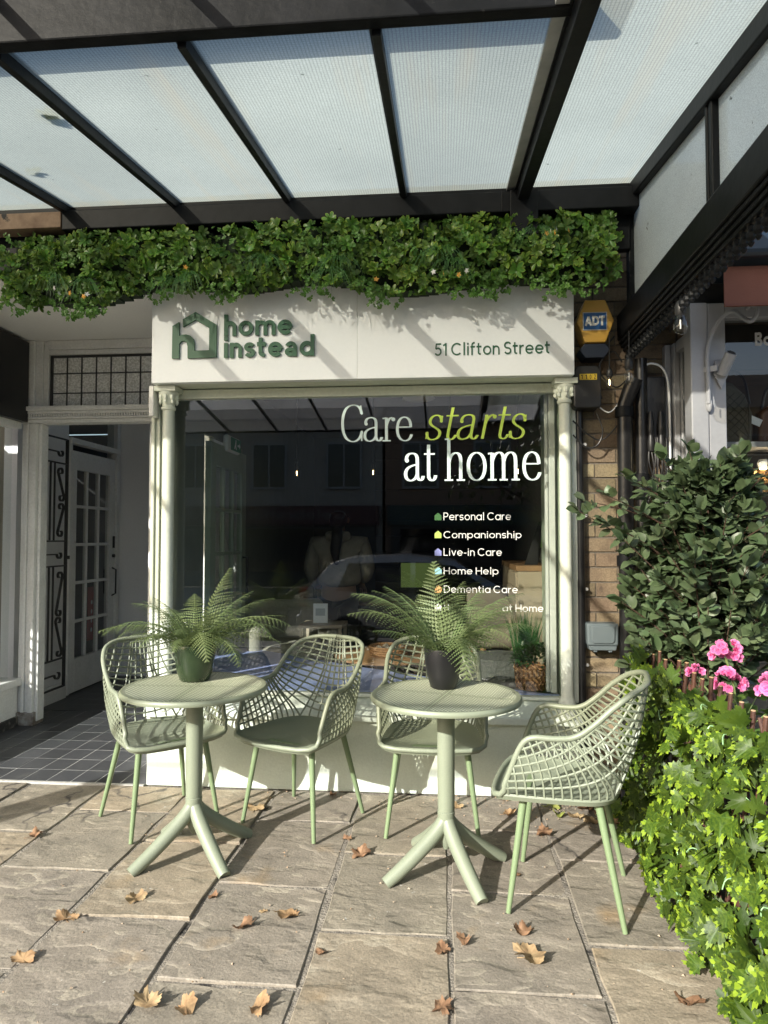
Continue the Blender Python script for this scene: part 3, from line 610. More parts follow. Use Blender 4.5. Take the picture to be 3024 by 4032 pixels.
# window lettering, drawn as pen strokes
def cb(*pts):
    out = []
    for k in range(0, len(pts) - 3, 3): out += bez(*pts[k:k + 4], n=9)[(1 if k else 0):]
    return out
SER = .03
GLY = {  # (advance, [ (path, heavy) ])
 'C': (1.05, [cb((.98, 1.18), (.93, 1.5), (.78, 1.57), (.58, 1.57), (.22, 1.57), (.09, 1.2), (.09, .78), (.09, .3), (.25, -.02), (.58, -.02), (.8, -.02), (.95, .15), (.99, .42))], [((.93, 1.55), (.99, 1.15)), ((.99, .45), (.985, .0))], []),
 'a': (.86, [cb((.12, .72), (.1, .95), (.22, 1.01), (.38, 1.01), (.58, 1.01), (.60, .86), (.60, .72), (.60, .5), (.60, .4), (.60, .22), (.60, .06), (.66, .0), (.74, .0), (.80, .0), (.84, .06), (.86, .16)), cb((.60, .60), (.40, .55), (.08, .52), (.08, .24), (.08, .06), (.18, -.01), (.3, -.01), (.45, -.01), (.57, .1), (.60, .24))], [], [(.14, .74, .075)]),
 'r': (.64, [[(.22, 1.0), (.22, .5), (.22, .0)], cb((.22, .62), (.26, .86), (.36, 1.01), (.5, 1.0))], [((.04, .0), (.42, .0)), ((.04, .965), (.22, .985))], [(.54, .92, .085)]),
 'e': (.82, [cb((.10, .58), (.3, .58), (.5, .58), (.70, .58)), cb((.70, .57), (.71, .85), (.60, 1.01), (.42, 1.01), (.2, 1.01), (.09, .8), (.09, .48), (.09, .2), (.22, -.01), (.44, -.01), (.6, -.01), (.70, .09), (.74, .26))], [], []),
 's': (.68, [cb((.56, .72), (.55, .92), (.46, 1.01), (.34, 1.01), (.2, 1.01), (.11, .92), (.11, .78), (.11, .62), (.24, .56), (.34, .50), (.46, .43), (.59, .37), (.59, .22), (.59, .07), (.48, -.01), (.32, -.01), (.17, -.01), (.09, .08), (.07, .30))], [((.56, .98), (.57, .70)), ((.075, .32), (.08, .02))], []),
 't': (.56, [cb((.24, 1.33), (.24, .9), (.24, .6), (.24, .22), (.24, .05), (.3, -.01), (.4, -.01), (.48, -.01), (.53, .06), (.55, .18))], [((.04, .98), (.52, .98))], []),
 'h': (.96, [[(.22, 1.56), (.22, .8), (.22, .0)], cb((.22, .66), (.28, .9), (.38, 1.01), (.52, 1.01), (.68, 1.01), (.72, .88), (.72, .68), (.72, .4), (.72, .2), (.72, .0))], [((.04, .0), (.40, .0)), ((.55, .0), (.90, .0)), ((.05, 1.52), (.22, 1.54))], []),
 'o': (.86, [cb((.43, 1.01), (.19, 1.01), (.08, .76), (.08, .5), (.08, .24), (.19, -.01), (.43, -.01), (.67, -.01), (.78, .24), (.78, .5), (.78, .76), (.67, 1.01), (.43, 1.01))], [], []),
 'm': (1.46, [[(.22, 1.0), (.22, .5), (.22, .0)], cb((.22, .66), (.28, .9), (.38, 1.01), (.52, 1.01), (.66, 1.01), (.70, .88), (.70, .68), (.70, .4), (.70, .2), (.70, .0)), cb((.70, .66), (.76, .9), (.86, 1.01), (1.0, 1.01), (1.14, 1.01), (1.20, .88), (1.20, .68), (1.20, .4), (1.20, .2), (1.20, .0))], [((.04, .0), (.40, .0)), ((.53, .0), (.87, .0)), ((1.03, .0), (1.37, .0)), ((.05, .965), (.22, .985))], [])}
def serif(word, x0, x1, zb, xh, mat, italic=False):
    tot = sum(GLY[c][0] for c in word); k = (x1 - x0) / tot; x = x0; sh = .2 if italic else 0.
    mb = MB(); yo = 0
    for ch in word:
        adv, paths, hair, dots = GLY[ch]
        def T(p): return (x + p[0] * k, p[1] * xh)
        for pth in paths:
            yo = (yo + 1) % 7; pen(mb, [T(p) for p in pth], .062 * xh, .026 * xh, 3.9472 - yo * .0002, .0006, sh)
        for s_ in hair:
            if italic and ch in 'r': continue
            yo = (yo + 1) % 7; pen(mb, [T(s_[0]), T(((s_[0][0] + s_[1][0]) / 2, (s_[0][1] + s_[1][1]) / 2)), T(s_[1])], .03 * xh, .03 * xh, 3.9472 - yo * .0002, .0006, sh)
        for d in dots:
            yo = (yo + 1) % 7; c_ = T(d[:2]); pts = [(c_[0] + d[2] * xh * math.cos(a * math.pi / 6) + c_[1] * sh, c_[1] + d[2] * xh * math.sin(a * math.pi / 6)) for a in range(12)]
            mb.prism(pts, 3.9472 - yo * .0002, 3.9478 - yo * .0002)
        x += adv * k
    mb.v = [(a - wt.location.x - (sh * 1.0 * xh * .5 if italic else 0), b - wt.location.y, c_ + zb - wt.location.z) for a, b, c_ in mb.v]
    return obj('lettering', mb, mat, wt)
m_ice = M('ice_vinyl', (.76, .92, .92), .5, (.74, .90, .90)); m_lime = M('lime_vinyl', (.64, .86, .14), .5, (.62, .84, .13)); m_wv = M('white_vinyl', (.86, .88, .87), .5)
wt = thing('window_slogan', 'large serif vinyl slogan on the upper right of the shop window', 'lettering', (0, 3.947, 1.76))
serif('Care', -.60, -.175, 1.99, .135, m_ice); serif('starts', -.10, .475, 1.995, .138, m_lime, True)
serif('at', -.23, -.045, 1.758, .155, m_ice); serif('home', .0, .556, 1.758, .155, m_ice)
wl = thing('service_list', 'white vinyl list of care services with coloured house icons on the window', 'lettering', (0, 3.947, 1.0))
lst = [('Personal Care', 1.527, .382, (.05, .16, .05), .044), ('Companionship', 1.424, .44, (.50, .68, .16), .04), ('Live-in Care', 1.323, .329, (.30, .33, .68), .043), ('Home Help', 1.217, .309, (.32, .66, .82), .04), ('Dementia Care', 1.112, .417, (.85, .45, .18), .041)]
for k, (s, z, x1, c, cap) in enumerate(lst):
    obj('house_icon', MB().prism([(-.053, z - 1), (-.014, z - 1), (-.014, z - 1 + .027), (-.0335, z - 1 + .043), (-.053, z - 1 + .027)], -.0004, .0004), M('icon_%s' % s.split()[0].lower(), c, .45), wl)
    text_obj(s, -.002, x1, z - 1, cap, .0004, .0008, m_wv, 'lettering', wl, .055)
z = 1.007
obj('house_icon', MB().prism([(-.053, z - 1), (-.014, z - 1), (-.014, z - 1 + .027), (-.0335, z - 1 + .043), (-.053, z - 1 + .027)], -.0004, .0004), m_wv, wl)
text_obj('at Home', .33, .559, z - 1, .041, .0004, .0008, m_wv, 'lettering', wl, .055)
text_obj('H', .001, .026, z - 1, .041, .0004, .0008, m_wv, 'lettering', wl, .055)

# ------------------------------------------------------------------ shop interior
ins = thing('shop_interior', 'dim room behind the shop window with planked wall and sage side', 'room', (-.5, 6, 0))
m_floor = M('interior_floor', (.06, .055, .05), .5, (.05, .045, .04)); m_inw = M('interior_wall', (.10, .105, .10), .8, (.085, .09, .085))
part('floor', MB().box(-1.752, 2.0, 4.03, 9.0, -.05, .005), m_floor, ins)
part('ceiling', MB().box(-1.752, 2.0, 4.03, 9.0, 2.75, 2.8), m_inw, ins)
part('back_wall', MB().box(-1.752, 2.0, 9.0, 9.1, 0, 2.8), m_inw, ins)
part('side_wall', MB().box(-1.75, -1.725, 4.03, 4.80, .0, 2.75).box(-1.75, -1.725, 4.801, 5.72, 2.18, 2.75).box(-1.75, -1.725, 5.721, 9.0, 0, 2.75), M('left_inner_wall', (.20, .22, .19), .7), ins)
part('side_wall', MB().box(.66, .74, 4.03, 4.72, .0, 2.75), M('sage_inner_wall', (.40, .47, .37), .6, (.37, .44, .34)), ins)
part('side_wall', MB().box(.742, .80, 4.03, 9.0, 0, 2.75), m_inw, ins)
m_plank = M('dark_plank', (.075, .06, .045), .6, (.06, .045, .035), scale=4, rand=.2)
for k in range(13): part('plank', MB().box(-.9, .741, 8.955, 8.995, .05 + k * .2, .243 + k * .2), m_plank, ins, bevel=.004)
pf = thing('window_platform', 'lavender topped display platform behind the shop window', 'platform', (-.6, 4.3, 0))
lp = [(-1.72, 4.022), (.655, 4.022), (.655, 4.03), (.52, 4.06), (-.68, 4.82), (-1.6, 5.50), (-1.72, 5.50)]
m_lav = M('lavender_board', (.36, .43, .76), .45, (.34, .41, .74), scale=3, fine=.03)
part('top', MB().prism(lp, .512, .53, 'z'), m_lav, pf)
part('upstand', MB().prism([(x * .995 - .002, y - .004) for x, y in lp], .006, .511, 'z'), M('platform_side', (.5, .5, .48), .6), pf)
ed = glazed_door('entrance_door', 'sage framed glazed shop door seen inside through the window', 'door', (-1.725, 5.70, .01), R(-90), .88, 2.12, M('door_sage', (.34, .40, .31), .45), m_clear)
obj('door_bar', MB().tube([(.10, .05, .95), (.10, .09, .95), (.10, .09, 1.25), (.10, .05, 1.25)], .01, 8), m_iron, ed)
ex = thing('exit_sign', 'green and white running man exit sign above the inner door', 'sign', (-1.70, 5.28, 2.16), R(90))
obj('case', MB().box(-.16, .16, -.05, -.002, -.065, .065), M('exit_case', (.75, .78, .76), .35), ex, bevel=.02)
obj('green_panel', MB().box(-.10, .145, -.054, -.0505, -.05, .05), M('exit_green', (.02, .28, .14), .4), ex)
obj('white_figure', MB().ball((.01, -.0565, .03), (.011, .002, .011), 8, 4).prism([(.0, .02), (.02, .018), (.012, -.01), (.03, -.035), (.02, -.038), (.0, -.01), (-.018, -.035), (-.028, -.03), (-.006, -.0)], -.0575, -.0545), m_white, ex)
obj('white_arrow', MB().prism([(.06, .008), (.10, .008), (.10, .022), (.128, 0), (.10, -.022), (.10, -.008), (.06, -.008)], -.0575, -.0545), m_white, ex)
# armchair, tray table, stools, sideboard
m_fab = M('beige_boucle', (.36, .34, .27), .95, (.30, .28, .22), scale=40, bump=.8, bscale=140, bdist=.006)
m_wood = M('oak_wood', (.34, .20, .10), .5, (.27, .15, .075), scale=7, fine=.08)
ac = thing('lounge_chair', 'beige fabric lounge chair with wooden legs inside by the left fern', 'chair', (-1.30, 5.75, 0), R(20))
obj('seat', MB().box(-.33, .33, -.33, .30, .40, .56), m_fab, ac, bevel=.07, seg=4, smooth=True)
obj('backrest', MB().box(-.33, .33, .22, .36, .5, .88), m_fab, ac, bevel=.06, seg=4, smooth=True)
obj('armrest', MB().box(.26, .38, -.34, .3, .45, .72), m_fab, ac, bevel=.055, seg=4, smooth=True); obj('armrest', MB().box(-.38, -.26, -.34, .3, .45, .72), m_fab, ac, bevel=.055, seg=4, smooth=True)
for x in (-.28, .28):
    for y in (-.27, .25): obj('leg', MB().tube([(x, y, .42), (x * 1.15, y * 1.15, .005)], [.028, .018], 10), m_wood, ac, smooth=True)
tt = thing('tray_table', 'low round oak table inside behind the second chair', 'table', (-.42, 5.02, 0))
obj('top', MB().lathe([(.02, .552), (.36, .552), (.38, .56), (.38, .575), (.36, .585), (.02, .585)], n=40), m_wood, tt, smooth=True)
for k in range(3): a = k * 2.09; obj('leg', MB().tube([(.2 * math.cos(a), .2 * math.sin(a), .553), (.27 * math.cos(a), .27 * math.sin(a), .005)], [.022, .014], 8), m_wood, tt)
m_wick = M('wicker', (.36, .20, .09), .6, (.20, .10, .045), scale=60, bump=1., bscale=150, bdist=.006)
tr_ = thing('wicker_tray', 'round wicker tray with dried cones on the inside table', 'tray', (-.40, 4.93, .586))
tb = MB()
for k in range(4): tb.tube([(.135 * math.cos(a), .135 * math.sin(a), .012 + .016 * k) for a in [2 * math.pi * q / 24 for q in range(25)]], .009, 6)
obj('rim', tb, m_wick, tr_, smooth=True); obj('base', MB().lathe([(.01, 0), (.135, 0), (.135, .008), (.01, .008)], n=24), m_wick, tr_)
for k in range(9):
    a = k * 2.4; r_ = .03 + .01 * k
    o = obj('dried_cone', MB().ball((0, 0, 0), (.026, .022, .03), 8, 6), M('dried_cone', (.10, .06, .04), .8, (.34, .32, .27), scale=40), None, loc=(-.40 + r_ * math.cos(a), 4.93 + r_ * math.sin(a), .625)); tag(o, 'small dried cone in the wicker tray', 'dried cone', 'cones in the tray')
m_bou = M('grey_boucle', (.10, .105, .10), .95, (.16, .165, .155), scale=90, bump=1., bscale=190, bdist=.01)
po_ = thing('boucle_pouffe', 'grey boucle pouffe inside the window beside the woven basket', 'pouffe', (.36, 4.62, 0))
obj('cushion', MB().lathe([(.02, .03), (.19, .04), (.235, .12), (.25, .35), (.235, .57), (.20, .645), (.10, .665), (.01, .668)], n=28), m_bou, po_, smooth=True); obj('base_ring', MB().lathe([(.02, .006), (.2, .006), (.2, .03), (.02, .03)], n=24), m_blackp, po_)
sk = thing('spare_chair', 'brown upholstered chair with oak legs inside behind the pouffe', 'chair', (.42, 5.25, 0), R(10))
obj('seat', MB().box(-.22, .22, -.22, .22, .62, .78), M('taupe_fabric', (.22, .19, .15), .9), sk, bevel=.05, seg=3, smooth=True); obj('backrest', MB().box(-.21, .21, .17, .24, .72, 1.02), M('taupe_fabric', (.22, .19, .15), .9), sk, bevel=.03, seg=3, smooth=True)
for x in (-.17, .17):
    for y in (-.17, .17): obj('leg', MB().tube([(x, y, .63), (x * 1.2, y * 1.2, .005)], [.022, .014], 8), m_wood, sk)
sbd = thing('sideboard', 'pale oak sideboard against the inner right wall', 'sideboard', (.62, 5.2, 0))
m_pale = M('pale_oak', (.42, .35, .26), .5, (.36, .29, .21), scale=4)
part('carcass', MB().box(.50, .74, 4.74, 5.9, .006, 1.195), m_pale, sbd, bevel=.004); part('worktop', MB().box(.49, .741, 4.735, 5.9, 1.197, 1.235), m_wood, sbd, bevel=.004)
part('door_panel', MB().box(.488, .499, 4.76, 5.3, .05, 1.08), m_pale, sbd); part('drawer', MB().box(.488, .499, 4.76, 5.3, 1.09, 1.185), m_pale, sbd)
tbx = thing('tablet', 'black tablet screen leaning on the sideboard', 'tablet', (.62, 4.86, 1.237))
obj('screen', MB().prism([(-.06, 0), (.03, 0), (.10, .30), (.04, .30)], -.01, .0), m_blackp, tbx); obj('green_image', MB().prism([(.05, .12), (.07, .12), (.085, .22), (.06, .22)], -.013, -.011), M('screen_green', (.15, .3, .05), .4), tbx)
# basket plant and tall grass
bk = thing('basket_plant', 'leafy plant in a zigzag woven basket inside the window corner', 'plant', (.52, 4.16, .53))
def basket():
    m, n, l = nt_new('woven_basket'); b = n.new('ShaderNodeBsdfPrincipled'); o = n.new('ShaderNodeOutputMaterial'); t = n.new('ShaderNodeTexCoord')
    w = n.new('ShaderNodeTexWave'); w.wave_type = 'BANDS'; w.bands_direction = 'DIAGONAL'; w.inputs['Scale'].default_value = 18; w.inputs['Distortion'].default_value = 3; l.new(t.outputs['Object'], w.inputs[0])
    l.new(mixc(n, l, ramp(n, l, w.outputs[0], .35, .65).outputs[0], (.17, .075, .03), (.40, .22, .10)), b.inputs['Base Color']); b.inputs['Roughness'].default_value = .6
    bp = n.new('ShaderNodeBump'); bp.inputs['Distance'].default_value = .006; l.new(w.outputs[0], bp.inputs['Height']); l.new(bp.outputs[0], b.inputs['Normal']); l.new(b.outputs[0], o.inputs[0]); return m
m_bask = basket()
bs = obj('basket', MB().lathe([(.03, .002), (.085, .004), (.092, .06), (.105, .13), (.098, .13), (.09, .09), (.02, .085)], n=28), m_bask, bk, smooth=True)
strips = MB()
for k in range(26):
    a = 2 * math.pi * k / 26
    for j in range(5):
        z0 = .012 + j * .023; r0 = .0885 + .016 * (z0 / .13); s_ = 1 if j % 2 else -1
        p0 = (r0 * math.cos(a - s_ * .1), r0 * math.sin(a - s_ * .1), z0); p1 = ((r0 + .004) * math.cos(a + s_ * .1), (r0 + .004) * math.sin(a + s_ * .1), z0 + .022)
        strips.tube([p0, p1], .0055, 5)
obj('weave', strips, m_bask, bs)
for k in range(18):
    a = 2 * math.pi * k / 18; strips = MB().prism([(-.012, .0), (.012, .0), (0, .018)], -.0015, .0015)
    o = obj('rim_tooth', strips, m_bask, bs, loc=(.106 * math.cos(a), .106 * math.sin(a), .128), rot=(0, 0, a + math.pi / 2))
# ---- leaf shapes
def blade(L, w, fold=.25, curl=.2, n=5, tipcol=True, wav=0., seed=0):
    """ovate leaf along +x from the origin, folded on the midrib"""
    mb = MB(); mb.smooth = 'leaf'; vs = []; at = []; fs = []; rr = random.Random(seed)
    for i in range(n + 1):
        t = i / n; ww = w * math.sin(math.pi * min(1, t * .93 + .05)) ** .8 * (1 - .25 * t) if 0 < i < n else .0005
        z = -curl * L * t * t; j = rr.uniform(-wav, wav); j2 = rr.uniform(-wav, wav)
        vs += [(L * t, -ww, z + fold * ww + j), (L * t, 0, z), (L * t, ww, z + fold * ww + j2)]; at += [t * .9 + .1, t * .6, t * .9 + .1]
    for i in range(n):
        k = 3 * i; fs += [(k, k + 3, k + 4, k + 1), (k + 1, k + 4, k + 5, k + 2)]
    return mb.add(vs, fs, at)
m_indoor = M('glossy_leaf', (.025, .075, .018), .35, (.045, .10, .03), scale=25, tip=((.16, .24, .07), .8, 1.2), trans=.15)
fol = MB(); fol.smooth = 'leaf'; rr = random.Random(5)
for k in range(240):
    th = rr.uniform(0, 2 * math.pi); ph = math.acos(rr.uniform(-.1, 1)); d = Vector((math.sin(ph) * math.cos(th), math.sin(ph) * math.sin(th), math.cos(ph)))
    p = Vector((0, 0, .16)) + Vector((d.x * .115, d.y * .10, d.z * .10)) * rr.uniform(.75, 1.05)
    q = (d + Vector((rr.uniform(-.6, .6), rr.uniform(-.6, .6), rr.uniform(-.2, .7)))).to_track_quat('X', 'Z')
    fol.put(blade(.036, .013, .3, .2, 3), Matrix.Translation(p) @ q.to_matrix().to_4x4())
stuff(obj('foliage', fol, m_indoor, bk))
tg = thing('tall_grass_plant', 'tall green grass plant standing behind the woven basket', 'plant', (.50, 4.33, .53))
obj('pot', MB().lathe([(.02, 0), (.06, 0), (.075, .10), (.065, .10), (.05, .06), (.01, .06)], n=20), m_white_old, tg, smooth=True)
gr = MB(); gr.smooth = 'leaf'
for k in range(150):
    a = rr.uniform(0, 6.28); r_ = rr.uniform(0, .05); h = rr.uniform(.26, .40); x, y = r_ * math.cos(a), r_ * math.sin(a); dx, dy = x * .9 + rr.uniform(-.02, .02), y * .6
    w = .0022; gr.add([(x - w, y, .06), (x + w, y, .06), (x + dx + w, y + dy, .06 + h * .7), (x + dx - w, y + dy, .06 + h * .7), (x + dx * 1.8, y + dy * 1.5, .06 + h)], [(0, 1, 2, 3), (3, 2, 4)])
stuff(obj('blades', gr, M('grass_green', (.03, .11, .03), .45, (.06, .17, .05), scale=40, trans=.2), tg))
# hanging bulbs, pendant lamp, desk with screen
m_fil = EM('filament', (1, .66, .3), 14); m_bulbglass = GLASS('bulb_glass', (.97, .95, .9), 2.2)
def bulb(name, loc, label, group=None, lit=True, cord=.5, s=1.):
    b = thing(name, label, 'bulb', loc, 0, group)
    obj('glass', MB().lathe([(.004 * s, -.078 * s), (.018 * s, -.072 * s), (.027 * s, -.055 * s), (.026 * s, -.035 * s), (.016 * s, -.008 * s), (.013 * s, 0)], n=16), m_bulbglass, b, smooth=True)
    obj('socket', MB().lathe([(.015 * s, -.006 * s), (.019 * s, 0), (.02 * s, .03 * s), (.016 * s, .045 * s), (.006 * s, .055 * s)], n=14), m_blackp, b, smooth=True)
    obj('filament', MB().tube([(0, 0, -.055 * s), (0, .002, -.02 * s)], .0028 * s, 6), m_fil if lit else m_white, b)
    obj('cord', MB().tube([(0, 0, .05 * s), (.003, 0, .05 * s + cord)], .0035, 6), m_blackp, b)
    return b
for k, (x, y) in enumerate(((-1.22, 5.6), (-.58, 5.6), (.05, 5.6), (.60, 5.6))): bulb('hanging_bulb', (x, y, 2.0), ['leftmost lit bulb hanging inside by the inner door', 'lit bulb hanging inside above the person', 'lit bulb hanging inside behind the slogan', 'rightmost lit bulb hanging inside near the sage wall'][k], 'bulbs inside the shop', True, .7)
pl = thing('pendant_lamp', 'pale round pendant lamp near the shop ceiling', 'lamp', (-.20, 5.5, 2.55))
obj('shade', MB().lathe([(.02, .05), (.10, .04), (.135, .0), (.125, -.005), (.02, -.008)], n=24), M('pendant_shade', (.8, .78, .7), .5), pl, smooth=True); obj('cord', MB().tube([(0, 0, .05), (0, 0, .2)], .004, 6), m_blackp, pl)
dk = thing('reception_desk', 'dark desk with a lime green screen at the back of the shop', 'desk', (-.3, 7.4, 0))
obj('top', MB().box(-.7, .7, -.3, .3, .72, .75), m_wood, dk); obj('leg', MB().box(-.68, -.63, -.28, .28, .006, .719), m_dark, dk); obj('leg', MB().box(.63, .68, -.28, .28, .006, .719), m_dark, dk)
mo = thing('monitor', 'computer monitor showing a lime green picture on the back desk', 'monitor', (-.28, 7.35, .752))
obj('screen', MB().box(-.2, .2, 0, .02, .12, .42), m_blackp, mo); obj('picture', MB().box(-.18, .18, -.004, -.001, .14, .40), EM('lime_screen', (.30, .42, .12), .12), mo); obj('stand', MB().box(-.02, .02, .005, .03, .01, .119).box(-.1, .1, -.06, .08, 0, .01), m_blackp, mo)
lf = thing('leaflet_holder', 'small white leaflet card on the inside side table', 'leaflet', (-1.02, 5.62, .72))
obj('card', MB().box(-.06, .06, 0, .01, 0, .16), m_white, lf); obj('print', MB().box(-.04, .04, -.003, -.001, .06, .12), M('pale_print', (.5, .55, .6), .5), lf)
st = thing('side_table', 'small pale wooden side table under the leaflet card', 'table', (-1.0, 5.66, 0))
obj('top', MB().box(-.18, .18, -.16, .16, .69, .718), m_pale, st, bevel=.003)
for x in (-.16, .16):
    for y in (-.14, .14): obj('leg', MB().box(x - .012, x + .012, y - .012, y + .012, .006, .689), m_pale, st)

# ------------------------------------------------------------------ person inside, seen from behind
def skin_body(name, joints, edges, mat, parent, sub=2, root=0):
    me = bpy.data.meshes.new(name); me.from_pydata([j[0] for j in joints], edges, []); me.update()
    o = link(name, me, parent); sm = o.modifiers.new('skin', 'SKIN'); sm.use_smooth_shade = True
    for v, j in zip(me.skin_vertices[0].data, joints): v.radius = j[1] if isinstance(j[1], tuple) else (j[1], j[1])
    me.skin_vertices[0].data[root].use_root = True
    s = o.modifiers.new('sub', 'SUBSURF'); s.levels = sub; s.render_levels = sub
    me.materials.append(mat); return o
pe = thing('person', 'person in a cream padded jacket with a dark ponytail seen from behind', 'person', (-1.0, 6.5, .006), 0)
m_skin = M('skin', (.42, .27, .20), .6); m_jack = M('cream_jacket', (.34, .315, .26), .8, (.28, .26, .21), scale=10, bump=.5, bscale=25, bdist=.02); m_trou = M('black_trousers', (.02, .02, .022), .8); m_hair = M('dark_hair', (.014, .011, .010), .45, bump=.6, bscale=90)
J = [((0, 0, .95), (.12, .09)), ((0, 0, 1.15), (.14, .10)), ((0, .01, 1.34), (.15, .10)), ((0, .01, 1.43), (.07, .06)), ((0, -.01, 1.50), .05), ((0, -.02, 1.57), (.075, .09)), ((0, -.01, 1.66), (.065, .08)),
     ((-.19, .01, 1.37), .055), ((-.25, .0, 1.12), .045), ((-.22, .12, .92), .036), ((.19, .01, 1.37), .055), ((.25, .0, 1.12), .045), ((.20, .16, .98), .036),
     ((-.10, 0, .86), .09), ((-.11, .01, .48), .062), ((-.11, 0, .09), .042), ((-.11, .12, .035), .034), ((.10, 0, .86), .09), ((.11, .01, .48), .062), ((.12, -.02, .09), .042), ((.12, .10, .035), .034)]
skin_body('body', J, [(0, 1), (1, 2), (2, 3), (3, 4), (4, 5), (5, 6), (2, 7), (7, 8), (8, 9), (2, 10), (10, 11), (11, 12), (0, 13), (13, 14), (14, 15), (15, 16), (0, 17), (17, 18), (18, 19), (19, 20)], m_skin, pe)
for sx, wr in ((-1, (-.22, .12, .92)), (1, (.20, .16, .98))):
    H = [(wr, .028), ((wr[0], wr[1] + .05, wr[2] - .04), (.036, .02))]; E_ = [(0, 1)]
    for f, (dx, L) in enumerate(((-.028, .07), (-.01, .085), (.01, .08), (.028, .065))):
        b0 = len(H); H += [((wr[0] + dx, wr[1] + .085, wr[2] - .06), .009), ((wr[0] + dx, wr[1] + .085 + L * .45, wr[2] - .06 - L * .35), .008), ((wr[0] + dx, wr[1] + .085 + L * .6, wr[2] - .06 - L * .85), .007)]; E_ += [(1, b0), (b0, b0 + 1), (b0 + 1, b0 + 2)]
    b0 = len(H); H += [((wr[0] - sx * .04, wr[1] + .06, wr[2] - .035), .010), ((wr[0] - sx * .055, wr[1] + .10, wr[2] - .05), .008)]; E_ += [(1, b0), (b0, b0 + 1)]
    skin_body('hand', H, E_, m_skin, pe, 1)
jk = skin_body('jacket', [((0, 0, .93), (.235, .17)), ((0, 0, 1.05), (.235, .17)), ((0, .0, 1.2), (.215, .155)), ((0, .01, 1.36), (.20, .14)), ((0, .0, 1.45), (.11, .10)), ((-.22, .01, 1.36), .095), ((-.28, .0, 1.12), .08), ((-.23, .11, .95), .06), ((.22, .01, 1.36), .095), ((.28, .0, 1.12), .08), ((.21, .15, 1.0), .06)],
          [(0, 1), (1, 2), (2, 3), (3, 4), (3, 5), (5, 6), (6, 7), (3, 8), (8, 9), (9, 10)], m_jack, pe)
skin_body('hood', [((-.12, -.06, 1.44), .05), ((0, -.12, 1.42), .065), ((.12, -.06, 1.44), .05)], [(0, 1), (1, 2)], m_jack, pe)
skin_body('trousers', [((0, 0, .97), (.19, .14)), ((-.10, 0, .80), .105), ((-.11, .01, .48), .082), ((-.11, 0, .1), .065), ((.10, 0, .80), .105), ((.11, .01, .48), .082), ((.12, -.02, .1), .065)], [(0, 1), (1, 2), (2, 3), (0, 4), (4, 5), (5, 6)], m_trou, pe)
obj('shoe', MB().ball((-.11, .05, .04), (.05, .13, .045), 10, 6), m_blackp, pe, smooth=True); obj('shoe', MB().ball((.12, .03, .04), (.05, .13, .045), 10, 6), m_blackp, pe, smooth=True)
skin_body('hair', [((0, -.02, 1.66), (.10, .115)), ((0, -.05, 1.57), (.10, .09)), ((0, -.14, 1.52), .05), ((.01, -.19, 1.42), .06), ((-.01, -.20, 1.28), .05), ((.01, -.19, 1.16), .02)], [(0, 1), (1, 2), (2, 3), (3, 4), (4, 5)], m_hair, pe)
obj('face', MB().ball((-.032, .085, 1.60), .012, 8, 5).ball((.032, .085, 1.60), .012, 8, 5).ball((0, .098, 1.565), (.014, .02, .022), 8, 5).ball((0, .085, 1.53), (.025, .01, .008), 8, 5).ball((-.085, .0, 1.585), (.014, .022, .03), 8, 5).ball((.085, .0, 1.585), (.014, .022, .03), 8, 5), m_skin, pe, smooth=True)

# ------------------------------------------------------------------ glazed canopy
SL = .155
def cz(y): return 3.285 + SL * (y - 3.6)
can = thing('glazed_canopy', 'black framed wired glass canopy over the shop front', 'canopy', (-.5, 3.0, 3.0))
m_roof = FROST('wired_glass', .23, (.345, .375, .325)); m_front = FROST('front_glass', .62, (.97, .97, .94), wire=False, stain=False, grain=False)
raf = [-4.03, -3.39, -2.754, -2.12, -1.48, -.845, -.209, .423, 1.02]
FR = .172
def sloped(x0, x1, y0, y1, d0, d1): 
    mb = MB(); return mb.prism([(y0, cz(y0) + d0), (y1, cz(y1) + d0), (y1, cz(y1) + d1), (y0, cz(y0) + d1)], x0, x1, 'x')
for k, (a, b) in enumerate(zip(raf, raf[1:])):
    last = k == len(raf) - 2
    part('glass_panel', sloped(a + .006, b - .006, 2.104 if not last else .6, 3.66, .012, .018), m_roof, can)
    part('glass_panel', sloped(a + .006, b - .006, .1, 2.046 if not last else .59, *((.012 + FR, .018 + FR) if not last else (.012, .018))), m_front, can)
m_edge = FROST('edge_glass', .86, (.97, .97, .95), wire=False, stain=False, grain=False)
for a, b in zip(raf[:-2], raf[1:-1]): part('glass_panel', sloped(a + .006, b - .006, -.7, .06, .012 + FR, .018 + FR), m_edge, can)
for k, x in enumerate(raf):
    w = .015 if k not in (7, 8) else (.029 if k == 7 else .022)
    y0 = 2.101 if k < 7 else .6; y1 = 3.66 if k != 7 else 3.72
    part('rafter', sloped(x - w, x + w, y0, y1, -.034 if k != 7 else -.075, .011), m_black, can, bevel=.003)
    part('glazing_strip', sloped(x - w * .8, x + w * .8, 2.105, 3.66, .0185, .032), m_black, can, bevel=.003)
    part('rafter_fillet', sloped(x - w - .009, x - w - .001, y0, 3.655, -.008, .010), m_black, can)
    part('rafter', sloped(x - .012, x + .012, -.7 if k < 7 else .1, 2.046 if k < 7 else .59, -.02 + (FR if k < 7 else 0), .011 + (FR if k < 7 else 0)), m_black, can)
part('flashing', sloped(.423 - .082, .423 - .040, 1.0, 3.66, -.004, .011), M('zinc_flashing', (.42, .43, .43), .5, (.30, .31, .31), scale=9, metal=.2), can)
part('front_beam', MB().box(-5, .452, 2.05, 2.10, 3.035, 3.205), m_peel, can, bevel=.006)
part('gutter', MB().box(-5, .41, -.735, -.702, 2.775, 2.80), m_black, can, bevel=.008)
